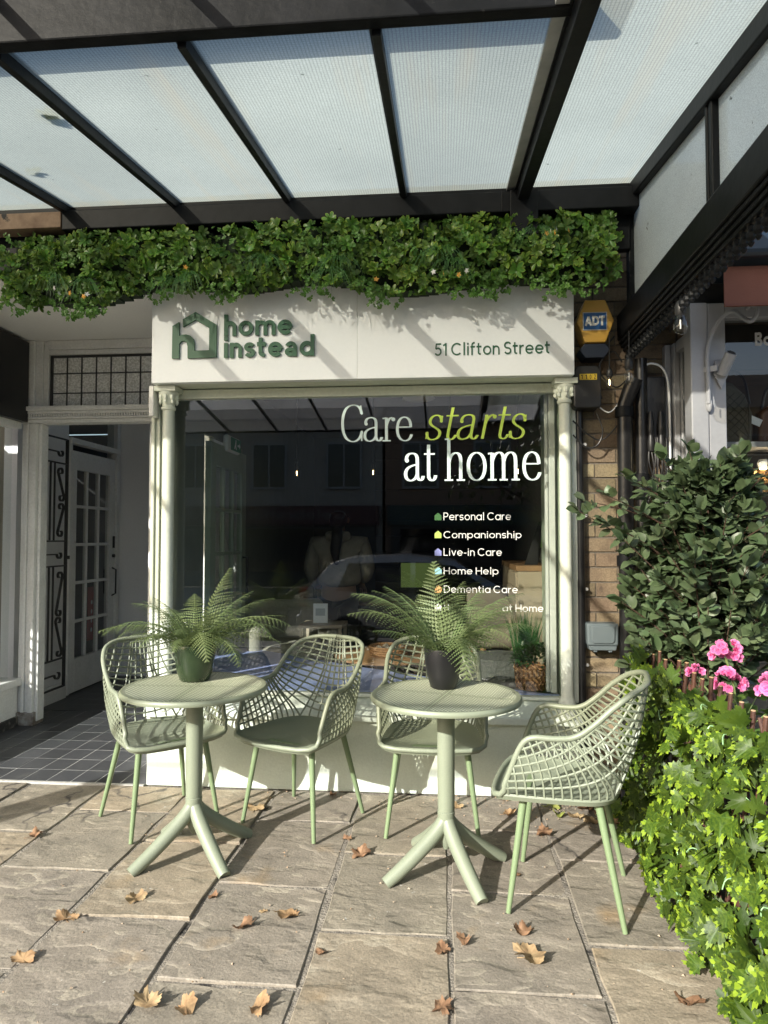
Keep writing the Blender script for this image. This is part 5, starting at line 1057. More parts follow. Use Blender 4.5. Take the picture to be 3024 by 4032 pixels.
def chair_meshes():
    lat = MB(); rb = .0049
    # the moulded net turns a quarter at each rear corner of the seat: side rows climb into back columns
    cc = .165
    def dz(z, fam):
        q = cmath.sqrt(z - cc) * cmath.sqrt(z + cc); d = (1 if fam == 'A' else 1j) / (q if abs(q) > 1e-6 else 1e-6)
        return d / abs(d)
    def trace(z, fam, sgn, want=None):
        out = [z]; step = .006
        if want is not None and (dz(z, fam) * sgn * want.conjugate()).real < 0: sgn = -sgn
        for _ in range(140):
            k1 = dz(z, fam) * sgn; k2 = dz(z + k1 * step / 2, fam) * sgn; z = z + k2 * step
            if z.imag < -.001 or z.real < -.02 or z.real > X0 - .002 or z.imag > Lh(max(0, z.real)) - .001: break
            out.append(z)
        return out
    def lay(zs, sym=False):
        if len(zs) < 4: return
        pts = [S(max(0, z.real), max(0, z.imag)) for z in zs[::2] + ([zs[-1]] if len(zs) % 2 == 0 else [])]
        if sym: lat.tube(list(reversed(mirror(pts)))[:-1] + pts, rb, 5)
        else: lat.tube(pts, rb, 5); lat.tube(mirror(pts), rb, 5)
    sp = .034
    lat.tube([S(0, .43 * k / 14) for k in range(15)], rb, 5)
    for k in range(1, 5):                                   # back columns that stand on the seat
        x = .056 * k
        if x < cc - .012: lay(trace(complex(x, .001), 'A', 1, 1j))
    for k in range(1, 13):                                  # side posts that stand on the seat
        x = cc + sp * k
        if x < X0 - .02: lay(trace(complex(x, .001), 'B', 1, 1j))
    for k in range(1, 13):                                  # back rows, dipping in the middle
        h = sp * k
        if h < .42: lay(trace(complex(1e-4, h), 'B', 1, 1 + 0j), True)
    for k in range(1, 7):                                   # side rows, climbing into the back
        z0 = complex(.47, sp * k * .98)
        if z0.imag < Lh(.47) - .01: lay(list(reversed(trace(z0, 'A', 1, 1 + 0j)))[:-1] + trace(z0, 'A', 1, -1 + 0j))
    for fam, ang in (('A', 120), ('B', 60)): 
        z0 = cc + cmath.rect(.004, R(ang)); lay([complex(cc, 0)] + trace(z0, fam, 1, cmath.rect(1, R(ang))))
    rim = [S(x, Lh(x)) for x in [X0 * k / 80 for k in range(81)]]
    front = [Vector((.247, -.237, .452)), Vector((.225, -.262, .444)), Vector((.17, -.276, .438)), Vector((.085, -.283, .436)), Vector((0, -.285, .435))]
    half = rim[:-2] + [Vector((.25, -.222, .470))] + front
    loop = half + list(reversed(mirror(half)))[1:]
    rm = MB().tube(loop, .0115, 10)
    edge = [per(x)[0] + Vector((0, 0, .452)) for x in [X0 * k / 24 for k in range(25)]] + front[1:]
    edge = edge + list(reversed(mirror(edge)))[1:-1]
    seat = MB(); n = len(edge); c = Vector((0, -.03, 0)); vs = []
    for f, dz in ((1, 0.004), (.93, -.004), (.7, -.013), (.35, -.018)): vs += [Vector((c.x + (p.x - c.x) * f, c.y + (p.y - c.y) * f, p.z + dz)) for p in edge]
    vs += [Vector((0, -.03, .43))]
    b0 = len(vs)
    for f, dz in ((1.01, -.004), (.97, -.022), (.8, -.032)): vs += [Vector((c.x + (p.x - c.x) * f, c.y + (p.y - c.y) * f, p.z + dz)) for p in edge]
    vs += [Vector((0, -.03, .415))]
    fs = []
    for r_ in range(3): fs += [(r_ * n + i, r_ * n + (i + 1) % n, (r_ + 1) * n + (i + 1) % n, (r_ + 1) * n + i) for i in range(n)]
    fs += [(3 * n + i, 3 * n + (i + 1) % n, 4 * n) for i in range(n)]
    fs += [(i, b0 + i, b0 + (i + 1) % n, (i + 1) % n) for i in range(n)]
    for r_ in range(2): fs += [(b0 + r_ * n + i, b0 + (r_ + 1) * n + i, b0 + (r_ + 1) * n + (i + 1) % n, b0 + r_ * n + (i + 1) % n) for i in range(n)]
    fs += [(b0 + 2 * n + i, b0 + 3 * n, b0 + 2 * n + (i + 1) % n) for i in range(n)]
    seat.add(vs, fs)
    return lat, rm, seat
m_leg = M('sage_metal', (.175, .235, .12), .35, (.16, .215, .11), scale=5)
def make_chair(label):
    c = thing('lattice_armchair', label, 'chair', group='sage lattice armchairs')
    lat, rm, seat = chair_meshes()
    obj('lattice_shell', lat, m_sagep, c, smooth=True); obj('rim', rm, m_sagep, c, smooth=True); obj('seat', seat, m_sagep, c, smooth=True)
    for sx in (-1, 1):
        for top, foot in (((.165, -.16), (.22, -.215)), ((.155, .115), (.225, .205))):
            obj('leg', MB().tube([(sx * top[0], top[1], .43), (sx * (top[0] + foot[0]) / 2, (top[1] + foot[1]) / 2, .215), (sx * foot[0], foot[1], .001)], [.0155, .013, .010], 12), m_leg, c, smooth=True)
    obj('under_frame', MB().box(-.165, .165, -.172, -.148, .402, .424).box(-.155, .155, .10, .125, .402, .424), m_leg, c)
    return c
spots = [((-1.453, 3.432), 45, 'sage lattice armchair at the far left beside the dark tiled entrance'), ((-.715, 3.492), -25.5, 'sage lattice armchair between the two tables, below the window'),
         ((-.061, 3.504), 0.5, 'sage lattice armchair directly behind the table with the black pot'), ((.50, 2.85), -103.5, 'sage lattice armchair beside the ivy fence, seen from its side')]
proto = make_chair(spots[0][2])
for k, ((x, y), a, lab) in enumerate(spots):
    o = proto if k == 0 else copy_tree(proto); o['label'] = lab; o.location = (x, y, .002); o.rotation_euler = (0, 0, R(a))

# ------------------------------------------------------------------ bistro tables
def perforated():
    m, n, l = nt_new('perforated_top'); b = n.new('ShaderNodeBsdfPrincipled'); o = n.new('ShaderNodeOutputMaterial'); b.inputs['Roughness'].default_value = .42
    tc = n.new('ShaderNodeTexCoord'); sp = n.new('ShaderNodeSeparateXYZ'); l.new(tc.outputs['Object'], sp.inputs[0])
    def mth(op, a, v=None, w=None):
        q = n.new('ShaderNodeMath'); q.operation = op
        for i, z in enumerate((a, v, w)):
            if z is None: continue
            if isinstance(z, (int, float)): q.inputs[i].default_value = z
            else: l.new(z, q.inputs[i])
        return q.outputs[0]
    u = mth('MULTIPLY', sp.outputs[0], 1 / .0215); v = mth('MULTIPLY', sp.outputs[1], 1 / .0215)
    def cell(u, v):
        fu = mth('SUBTRACT', mth('FRACT', u), .5); fv = mth('SUBTRACT', mth('FRACT', v), .5)
        return mth('SQRT', mth('ADD', mth('MULTIPLY', fu, fu), mth('MULTIPLY', fv, fv)))
    d = mth('MINIMUM', cell(u, v), cell(mth('ADD', u, .5), mth('ADD', v, .5)))
    dot = mth('LESS_THAN', d, .205)
    r2 = mth('SQRT', mth('ADD', mth('MULTIPLY', sp.outputs[0], sp.outputs[0]), mth('MULTIPLY', sp.outputs[1], sp.outputs[1])))
    dot = mth('MULTIPLY', dot, mth('LESS_THAN', r2, .298)); dot = mth('MULTIPLY', dot, mth('GREATER_THAN', mth('ABSOLUTE', sp.outputs[0]), .012)); dot = mth('MULTIPLY', dot, mth('GREATER_THAN', mth('ABSOLUTE', sp.outputs[1]), .012))
    top = mth('GREATER_THAN', sp.outputs[2], .7495); dot = mth('MULTIPLY', dot, top)
    gv = mth('MINIMUM', mth('ABSOLUTE', sp.outputs[0]), mth('ABSOLUTE', sp.outputs[1])); gl = mth('MULTIPLY', mth('MULTIPLY', mth('LESS_THAN', gv, .0022), top), mth('LESS_THAN', r2, .30))
    c = mixc(n, l, dot, (.215, .240, .165), (.78, .82, .64)); c = mixc(n, l, gl, c, (.50, .56, .40)); l.new(c, b.inputs['Base Color'])  # pale dots: lit rims of the holes, put into the colour
    l.new(b.outputs[0], o.inputs[0]); return m
m_perf = perforated()
def make_table(label, loc, rz):
    t = thing('bistro_table', label, 'table', (*loc, .001), rz, 'round sage bistro tables')
    R_ = .325
    obj('top', MB().lathe([(.002, .728), (R_ - .03, .728), (R_ - .004, .732), (R_, .740), (R_ - .001, .748), (R_ - .007, .755), (R_ - .016, .7555), (R_ - .020, .7535), (.002, .7535)], n=72), m_perf, t, smooth=True)
    obj('hub_plate', MB().lathe([(.04, .712), (.09, .72), (.09, .727), (.01, .727)], n=24), m_sagep, t, smooth=True)
    obj('column', MB().lathe([(.0355, .262), (.0365, .30), (.0375, .5), (.0385, .711)], n=24), m_sagep, t, smooth=True)
    ft = MB().lathe([(.012, .10), (.03, .14), (.036, .19), (.0365, .235), (.0372, .258), (.034, .261)], n=24)
    obj('base_collar', ft, m_sagep, t, smooth=True)
    for k in range(4):
        a = R(45 + 90 * k); d = Vector((math.cos(a), math.sin(a), 0))
        pts = catmull([d * .004 + Vector((0, 0, .23)), d * .03 + Vector((0, 0, .195)), d * .085 + Vector((0, 0, .145)), d * .19 + Vector((0, 0, .068)), d * .285 + Vector((0, 0, .008))], 5)
        rs_ = [.029 + .004 * math.sin(math.pi * i / (len(pts) - 1)) - .003 * i / (len(pts) - 1) for i in range(len(pts))]
        lg_ = MB().tube(pts, rs_, 14); lg_.v = [(x, y, max(z, .0)) for x, y, z in lg_.v]
        obj('leg', lg_, m_sagep, t, smooth=True)
    return t
make_table('round sage bistro table on the left, holding the green glazed pot', (-1.128, 3.046), R(2))
make_table('round sage bistro table on the right, holding the black pot', (.006, 2.985), R(-15.8))

# ------------------------------------------------------------------ potted ferns
m_fern = M('fern_green', (.19, .25, .105), .55, (.13, .19, .07), scale=14, lo=.35, hi=.65, trans=.3, rand=.2, hue=.012, tip=((.26, .32, .15), .9, 1.4))
m_stalk = M('fern_stalk', (.10, .12, .04), .6)
def frond(L, el, droop, seed, wid=.31):
    """frond along +x; el start elevation, droop total bend"""
    rr = random.Random(seed); mb = MB(); mb.smooth = 'leaf'; N = 25; p = Vector((0, 0, 0)); pts = []; side_bend = rr.uniform(-.35, .35)
    for i in range(N + 1):
        t = i / N; e = el - droop * t ** 1.3; az = side_bend * t; d = Vector((math.cos(e) * math.cos(az), math.cos(e) * math.sin(az), math.sin(e))); pts.append((p.copy(), d, t)); p = p + d * (L / N)
    mb.tube([q[0] for q in pts[::3]], [.0022 * (1 - .75 * k / 10) for k in range(len(pts[::3]))], 4); mb.a = [0.] * len(mb.v)
    for i in range(3, N):
        q, d, t = pts[i]; prof = min(1, .35 + (t - .06) / .25) * (1 - t) ** .8 * 1.2 + .035; lp = L * wid * prof * rr.uniform(.9, 1.08)
        side = Vector((-d.y, d.x, 0)).normalized(); up = d.cross(side)
        if up.z < 0: up = -up
        for sgn in (-1, 1):
            dd = (side * sgn + d * (.22 + .55 * t) - up * .12 + Vector((0, 0, rr.uniform(-.12, .08)))).normalized(); nn = 8; w = L / N * .60; vs = [q]; at = [0]
            for k in range(nn):
                u0 = (k + .05) / nn; um = (k + .5) / nn; u1 = (k + 1.05) / nn; taper = (1 - um) ** .6
                dr = -up * (.30 * lp * um * um); base = q + dd * lp * (um + .06) + dr
                vs += [q + dd * lp * u0 + dr, base + d * w * taper, q + dd * lp * u1 + dr, base - d * w * taper * .8]; at += [.3, 1., .5, 1.]
            fs = []
            for k in range(nn): b = 1 + 4 * k; fs += [(b, b + 1, b + 2), (b, b + 2, b + 3)]
            mb.add(vs, fs, at)
    return mb
def make_fern(label, loc, pot_label, pot_mat, pot_prof, fronds, seed, soil):
    pt = thing('plant_pot', pot_label, 'pot', loc); obj('vessel', MB().lathe(pot_prof, n=40), pot_mat, pt, smooth=True)
    obj('soil', MB().lathe([(.002, soil - .012), (.058, soil - .012), (.058, soil), (.002, soil)], n=20), M('soil', (.03, .022, .016), .95, bump=.8), pt)
    f = thing('fern', label, 'plant', (loc[0], loc[1], loc[2] + soil + .001))
    rr = random.Random(seed)
    for k, (az, el, L, dr) in enumerate(fronds):
        mb = frond(L * 1.14, R(el), dr, seed * 50 + k); a = R(az)
        o = obj('frond', mb, m_fern, f, loc=(.018 * math.cos(a), .018 * math.sin(a), 0), rot=(rr.uniform(-.15, .15), 0, a))
    return f
m_gpot = M('green_glaze', (.018, .035, .016), .22, (.03, .05, .02), scale=10, bump=.25, bscale=14, bdist=.006, coat=.3)
m_bpot = M('black_pot', (.010, .010, .012), .38, (.013, .013, .015))
TZ = .7555
make_fern('green fern with spreading fronds on the left table', (-1.175, 3.17, TZ), 'green glazed plant pot on the left table', m_gpot,
          [(.01, 0), (.063, 0), (.070, .006), (.084, .05), (.094, .11), (.097, .155), (.094, .17), (.088, .17), (.088, .14), (.07, .13), (.01, .125)],
          [(185, 50, .42, 1.7), (172, 62, .36, 1.2), (200, 42, .40, 1.15), (160, 66, .30, .8), (215, 58, .36, 2.0), (55, 70, .40, .45), (8, 42, .40, .9), (-6, 50, .46, 1.5), (22, 56, .40, 1.0), (-22, 55, .46, 1.9), (-55, 52, .38, 2.2), (-38, 40, .36, 2.0), (245, 55, .30, 2.0), (110, 62, .34, .9), (80, 50, .36, 1.1), (140, 52, .36, 1.2), (-80, 60, .28, 1.6), (35, 40, .42, 1.4), (195, 70, .30, 1.0), (178, 30, .34, 1.0), (15, 66, .34, .8), (-15, 35, .40, 1.2), (-45, 66, .30, 1.2), (230, 40, .30, 1.3), (265, 45, .26, 1.6), (60, 62, .30, .8)], 3, .14)
make_fern('green fern with tall arching fronds on the right table', (-.005, 3.105, TZ), 'matt black plant pot on the right table', m_bpot,
          [(.01, 0), (.050, 0), (.058, .006), (.072, .06), (.082, .12), (.086, .17), (.085, .178), (.080, .178), (.078, .13), (.01, .12)],
          [(178, 62, .46, 1.2), (168, 58, .44, 1.0), (188, 55, .44, 1.25), (172, 48, .40, .9), (95, 80, .40, .4), (70, 70, .36, .7), (20, 62, .42, 1.0), (8, 55, .42, 1.25), (-5, 48, .42, 1.4), (28, 50, .42, 1.0), (-38, 52, .38, 1.5), (-72, 50, .44, 2.35), (-55, 40, .24, 1.6), (130, 60, .36, .8), (215, 62, .22, 1.0), (50, 55, .40, 1.0), (110, 58, .36, .8), (182, 68, .40, 1.0), (160, 68, .38, .9), (14, 42, .38, 1.0), (-18, 60, .36, 1.1), (38, 66, .36, .8), (195, 42, .30, .9), (80, 66, .30, .6), (-25, 44, .30, 1.5)], 8, .14)

# ------------------------------------------------------------------ ivy screen on willow trellis
def fence_x(z): return .90 + .06 * z
iv = thing('ivy_trellis', 'willow trellis covered in artificial variegated ivy on the right', 'fence', (.92, 2.4, 0))
m_stick = M('willow_stick', (.085, .036, .022), .5, (.055, .026, .017), scale=30, bump=.3, bscale=60, rand=.25); m_cut = M('cut_wood', (.50, .33, .18), .8)
ri = random.Random(13)
for k in range(25):
    y = 3.36 - .085 * k; lean = .10; top = .90 + ri.uniform(-.02, .03)
    a = Vector((fence_x(0) + .01, y + .06, .0)); b = Vector((fence_x(top) + .01, y - .10 + lean, top)); r_ = ri.uniform(.0072, .0095)
    s_ = obj('willow_stick', MB().tube([a - Vector((.92, 2.4, 0)), (a + b) / 2 - Vector((.92, 2.4, 0)) + Vector((ri.uniform(-.01, .01), ri.uniform(-.01, .01), 0)), b - Vector((.92, 2.4, 0))], [r_ * 1.1, r_, r_ * .95], 8), m_stick, iv, smooth=True)
    obj('cut_end', MB().tube([b - Vector((.92, 2.4, 0)), b - Vector((.92, 2.4, 0)) + (b - a).normalized() * .002], r_ * .9, 8), m_cut, s_)
for k in range(17):
    y = 3.36 - .125 * k; top = .865 + ri.uniform(-.02, .02)
    a = Vector((fence_x(0) + .03, y - .62, .02)); b = Vector((fence_x(top) + .03, y + .02, top)); c0 = Vector((.92, 2.4, 0))
    obj('willow_stick', MB().tube([a - c0, (a + b) / 2 - c0, b - c0], [.008, .0075, .007], 7), m_stick, iv, smooth=True)
def ivy_leaf(seed):
    rr = random.Random(seed); half = [(.0, 1.0), (.07, .84), (.13, .87), (.15, .66), (.24, .68), (.24, .50), (.40, .62), (.58, .76), (.55, .58), (.64, .56), (.52, .40), (.60, .34), (.46, .22), (.66, .16), (.78, .02), (.60, -.04), (.60, -.14), (.40, -.10), (.34, -.26), (.20, -.20), (.10, -.14)]
    tips = [1, .75, .9, .4, .6, .25, .75, 1, .7, .85, .35, .5, .2, .75, 1, .6, .7, .3, .6, .3, .1]
    L = [(x * rr.uniform(.94, 1.06), y * rr.uniform(.96, 1.04)) for x, y in half]; Rr = [(-x, y) for x, y in reversed(half[1:])]
    out = L + [(0, -.10)] + Rr; at = tips + [0.] + list(reversed(tips[1:])); cup = rr.uniform(-.25, .35); fold = rr.uniform(.05, .45)
    def zz(x, y): return fold * abs(x) * .8 - cup * (x * x + y * y) * .6 - .25 * max(0, y) ** 2 + .05 * math.sin(9 * x + seed) * abs(x)
    vs = [(0, .06, zz(0, .06))]; att = [0.]; n = len(out)
    vs += [(x * .5, .06 + (y - .06) * .5, zz(x * .5, .06 + (y - .06) * .5)) for x, y in out]; att += [.1 + .25 * t for t in at]
    vs += [(x, y, zz(x, y)) for x, y in out]; att += at
    fs = [(0, 1 + i, 1 + (i + 1) % n) for i in range(n)] + [(1 + i, 1 + n + i, 1 + n + (i + 1) % n, 1 + (i + 1) % n) for i in range(n)]
    mb = MB(); mb.smooth = 'leaf'; mb.add(vs, fs, att)
    return mb
def ivy_mat(mass=False):
    m, n, l = nt_new('ivy_leaf_mass' if mass else 'ivy_leaf'); b = n.new('ShaderNodeBsdfPrincipled'); o = n.new('ShaderNodeOutputMaterial'); b.inputs['Roughness'].default_value = .46; b.inputs['Specular IOR Level'].default_value = .22
    tc = n.new('ShaderNodeTexCoord'); oi = n.new('ShaderNodeObjectInfo'); a = n.new('ShaderNodeAttribute'); a.attribute_name = 'tip'
    t = noise_node(n, l, 7, 3, vec=tc.outputs['Object']); c = mixc(n, l, ramp(n, l, t.outputs[0], .35, .65).outputs[0], (.024, .052, .006), (.066, .105, .010))
    # lime margins, more on some leaves than on others
    ad = n.new('ShaderNodeMath'); ad.operation = 'MULTIPLY_ADD'; ad.inputs[1].default_value = .5; l.new(t.outputs[0], ad.inputs[0]); l.new(a.outputs['Fac'], ad.inputs[2])
    a2 = n.new('ShaderNodeMath'); a2.operation = 'MULTIPLY_ADD'; a2.inputs[1].default_value = .25
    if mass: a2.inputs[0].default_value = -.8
    else: l.new(oi.outputs['Random'], a2.inputs[0])
    l.new(ad.outputs[0], a2.inputs[2])
    c = mixc(n, l, ramp(n, l, a2.outputs[0], .98, 1.34).outputs[0], c, (.165, .235, .018))
    # pale veins radiating from the stalk
    sp = n.new('ShaderNodeSeparateXYZ'); l.new(tc.outputs['Object'], sp.inputs[0])
    an = n.new('ShaderNodeMath'); an.operation = 'ARCTAN2'; l.new(sp.outputs[0], an.inputs[0]); l.new(sp.outputs[1], an.inputs[1])
    m1 = n.new('ShaderNodeMath'); m1.operation = 'MULTIPLY'; m1.inputs[1].default_value = 1.22 * math.pi; l.new(an.outputs[0], m1.inputs[0])
    cs = n.new('ShaderNodeMath'); cs.operation = 'COSINE'; l.new(m1.outputs[0], cs.inputs[0])
    c = mixc(n, l, ramp(n, l, cs.outputs[0], .965, .998, (0, 0, 0, 1), (.5, .5, .5, 1)).outputs[0], c, (.09, .17, .04))
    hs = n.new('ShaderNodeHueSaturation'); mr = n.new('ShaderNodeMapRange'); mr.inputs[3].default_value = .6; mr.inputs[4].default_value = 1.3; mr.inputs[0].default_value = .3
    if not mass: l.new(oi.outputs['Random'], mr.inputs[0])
    l.new(mr.outputs[0], hs.inputs['Value']); l.new(c, hs.inputs['Color'])
    l.new(hs.outputs[0], b.inputs['Base Color']); tr = n.new('ShaderNodeBsdfTranslucent'); l.new(hs.outputs[0], tr.inputs[0]); mx = n.new('ShaderNodeMixShader'); mx.inputs[0].default_value = .15
    l.new(b.outputs[0], mx.inputs[1]); l.new(tr.outputs[0], mx.inputs[2]); l.new(mx.outputs[0], o.inputs[0]); return m
m_ivy = ivy_mat(); leaves = [ivy_leaf(k) for k in range(8)]; lmesh = [q.mesh('ivy_leaf', m_ivy) for q in leaves]
cand = []
for k in range(660):
    y = ri.uniform(1.72, 3.40); z = ri.uniform(.03, .88); dep = ri.random()
    cand.append((dep, y, z))
cand.sort(reverse=True); mass = MB(); mass.smooth = 'leaf'
for k, (dep, y, z) in enumerate(cand):
    p = Vector((fence_x(z) - .006 - .085 * dep, y, z)); nrm = Vector((-.7 + ri.gauss(0, .45), -.5 + ri.gauss(0, .5), .5 + ri.gauss(0, .45))).normalized()
    tip = Vector((-.25 + ri.gauss(0, .3), -.1 + ri.gauss(0, .75), -.35 + ri.gauss(0, .75))); tip = (tip - nrm * tip.dot(nrm)).normalized(); xx = tip.cross(nrm)
    s_ = ri.uniform(.044, .076); mt = Matrix((xx, tip, nrm)).transposed().to_4x4(); mt.translation = p - Vector((.92, 2.4, 0)); mt = mt @ Matrix.Diagonal((s_ * .86, s_ * 1.18, s_, 1))
    if k < 300:
        o = link('ivy_leaf', lmesh[k % 8], iv); o.matrix_basis = mt
    else: mass.put(leaves[k % 8], mt)
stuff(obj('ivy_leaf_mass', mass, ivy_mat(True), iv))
ts = MB()
for k in range(60):
    y = ri.uniform(1.8, 3.38); z = ri.uniform(.08, .85); p = Vector((fence_x(z) - .02, y, z)) - Vector((.92, 2.4, 0)); q = p + Vector((-ri.uniform(.02, .07), ri.uniform(-.05, .05), ri.uniform(-.04, .04)))
    ts.tube(catmull([p, (p + q) / 2 + Vector((-.02, 0, .02)), q], 3), .0022, 4)
stuff(obj('tendrils', ts, M('pale_tendril', (.25, .42, .2), .4), iv))

# ------------------------------------------------------------------ dark evergreen shrub
sh = thing('evergreen_shrub', 'dark leathery evergreen shrub in front of the brick and grey shop', 'shrub', (1.255, 3.38, 0))
o3 = Vector((1.255, 3.38, 0)); rsb = random.Random(31)
m_sl = M('elaeagnus_leaf', (.080, .125, .056), .36, (.125, .165, .092), scale=9, rand=.28, hue=.02, spec=.32, trans=.08, tip=((.055, .08, .05), 1.1, 1.5))
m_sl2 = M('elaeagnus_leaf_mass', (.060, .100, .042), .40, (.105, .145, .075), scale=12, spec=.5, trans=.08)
m_twig = M('shrub_twig', (.10, .06, .04), .8, (.06, .035, .025), scale=20)
sleaf = [blade(.074, .0225 + .002 * k, .2, .12, 6, wav=.003, seed=k) for k in range(5)]
def rib(mb):
    return mb
smesh = [rib(q).mesh('shrub_leaf', m_sl) for q in sleaf]
obj('pot', MB().lathe([(.02, .002), (.16, .002), (.2, .34), (.21, .36), (.18, .36), (.17, .3), (.01, .3)], n=28), m_blackp, sh, smooth=True)
obj('trunk', MB().tube(catmull([(0, 0, .28), (.02, .01, .6), (-.01, .0, .9), (.02, 0, 1.25)], 4), [.018 - .0008 * k for k in range(13)], 8), m_twig, sh, smooth=True)
obj('support_post', MB().box(.03, .055, .03, .05, .28, 1.2), M('grey_stake', (.08, .08, .085), .5), sh)
br = MB(); spots_l = []
tips = []
for k in range(190):
    u = rsb.random(); th = rsb.uniform(0, 2 * math.pi); z = .86 + .92 * (u ** .9); fz = (z - .86) / .92
    rad = (.24 + .15 * math.sin(math.pi * min(1, fz * .9 + .22))) * (1 if fz < .75 else (1 - (fz - .75) * 1.8)); rad *= rsb.uniform(.72, 1.06)
    tips.append(Vector((rad * math.cos(th) * 1.0, rad * math.sin(th) * .62 - .02, z)))
tips += [Vector((-.60, -.12, 1.60)), Vector((-.62, -.10, 1.55)), Vector((-.50, -.12, 1.50)), Vector((-.48, -.1, 1.62)), Vector((-.42, -.1, 1.42)), Vector((-.40, -.14, 1.70)), Vector((-.10, -.05, 1.84)), Vector((.12, -.08, 1.82)), Vector((.28, -.08, 1.78)), Vector((-.22, -.05, 1.80)), Vector((-.36, -.1, .98)), Vector((-.40, -.08, .84)), Vector((-.36, -.05, .90)), Vector((.40, -.1, 1.68)), Vector((.46, -.1, 1.6)), Vector((.5, -.12, 1.45))]
for tp_ in tips:
    base = Vector((rsb.uniform(-.05, .05), rsb.uniform(-.03, .03), max(.6, tp_.z - rsb.uniform(.2, .45)))); mid = base.lerp(tp_, .55) + Vector((0, 0, rsb.uniform(-.03, .05)))
    path = catmull([base, mid, tp_], 4); br.tube(path, [.005 - .0004 * i for i in range(len(path))], 4)
    for i in range(3, len(path)):
        for q in range(2):
            f = path[i - 1].lerp(path[i], rsb.random()); d = (path[i] - path[i - 1]).normalized(); a = rsb.uniform(0, 6.28)
            side = d.orthogonal().normalized(); side = Matrix.Rotation(a, 3, d) @ side; dd = (d * .5 + side * .9 + Vector((0, -.25, .05))).normalized(); spots_l.append((f, dd))
    for q in range(3): spots_l.append((tp_, (tp_ - mid).normalized() + Vector((rsb.uniform(-.6, .6), rsb.uniform(-.8, .2), rsb.uniform(-.4, .5)))))
obj('branches', br, m_twig, sh, smooth=True)
spots_l.sort(key=lambda q: q[0].y + .25 * q[0].x); sm = MB(); sm.smooth = 'leaf'
for k, (p, d) in enumerate(spots_l):
    d = d.normalized(); up = Vector((rsb.gauss(0, .35), -.55 + rsb.gauss(0, .3), .8)); up = (up - d * up.dot(d)).normalized(); yy_ = up.cross(d); mt = Matrix((d, yy_, up)).transposed().to_4x4(); mt.translation = p; mt = mt @ Matrix.Scale(rsb.uniform(.75, 1.2), 4)
    if k < 300: o = link('shrub_leaf', smesh[k % 5], sh); o.matrix_basis = mt
    else: sm.put(sleaf[k % 5], mt)
for k in range(900):
    th = rsb.uniform(0, 6.28); z = rsb.uniform(.86, 1.72); r_ = rsb.uniform(.0, .30); p = Vector((r_ * math.cos(th), r_ * math.sin(th) * .6 + .05, z)); d = Vector((rsb.gauss(0, 1), rsb.gauss(-.3, .7), rsb.gauss(-.1, .6))).normalized(); up = (Vector((0, -.5, 1)) - d * Vector((0, -.5, 1)).dot(d)).normalized()
    mt = Matrix((d, up.cross(d), up)).transposed().to_4x4(); mt.translation = p; sm.put(sleaf[k % 5], mt @ Matrix.Scale(rsb.uniform(.8, 1.15), 4))
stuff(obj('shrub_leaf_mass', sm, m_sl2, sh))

# ------------------------------------------------------------------ planter with pink geraniums behind the trellis
tro = thing('planter_trough', 'dark planter trough behind the ivy trellis', 'planter', (1.17, 2.55, 0))
obj('box', MB().box(-.14, .16, -.55, .5, .0, .60), M('dark_trough', (.03, .03, .032), .6), tro, bevel=.01); obj('soil', MB().box(-.12, .14, -.53, .48, .601, .61), M('soil', (.03, .022, .016), .95), tro)
m_pink = M('pink_petal', (.78, .17, .42), .5, (.70, .11, .33), scale=30, trans=.3, tip=((.86, .30, .55), .6, 1.1)); m_mag = M('petal_mark', (.42, .01, .09), .5)
m_gl = M('geranium_leaf', (.11, .19, .04), .5, (.07, .14, .03), scale=25, trans=.25, rand=.2)
def petal_floret(seed):
    rr = random.Random(seed); mb = MB(); mb.smooth = 'leaf'
    for k in range(6):
        a = 2 * math.pi * k / 6 + rr.uniform(-.2, .2); vs = [(0, 0, 0)]; at = [0.]
        for i in range(7): t = -1 + i / 3; vs.append((.021 * math.cos(t * .9) * rr.uniform(.9, 1.05), .014 * t, .006 * math.cos(t * 2) + .002)); at.append(1.)
        mb.put(MB().add(vs, [(0, i, i + 1) for i in range(1, 7)], at), Matrix.Rotation(a, 4, 'Z') @ Matrix.Rotation(-.35, 4, 'Y'))
    return mb
pfl = [petal_floret(k) for k in range(3)]; pfm = [q.mesh('floret', m_pink) for q in pfl]; mk = MB().prism([(.004 * math.cos(a), .004 * math.sin(a)) for a in range(6)], .0042, .006, 'z').mesh('petal_mark', m_mag)
def gleaf():
    mb = MB(); mb.smooth = 'leaf'; vs = [(0, 0, 0)]; n = 24
    for r_, z in ((.5, .05), (1, .0)):
        for i in range(n): a = -2.6 + 5.2 * i / (n - 1); rr_ = r_ * (1 + (.08 * math.cos(a * 9) if r_ == 1 else 0)); vs.append((rr_ * math.cos(a), rr_ * math.sin(a), z + .06 * math.cos(a * 7) * r_))
    fs = [(0, 1 + i, 2 + i) for i in range(n - 1)] + [(1 + i, 1 + n + i, 2 + n + i, 2 + i) for i in range(n - 1)]
    return mb.add(vs, fs)
glm = gleaf().mesh('geranium_leaf', m_gl); rg = random.Random(4)
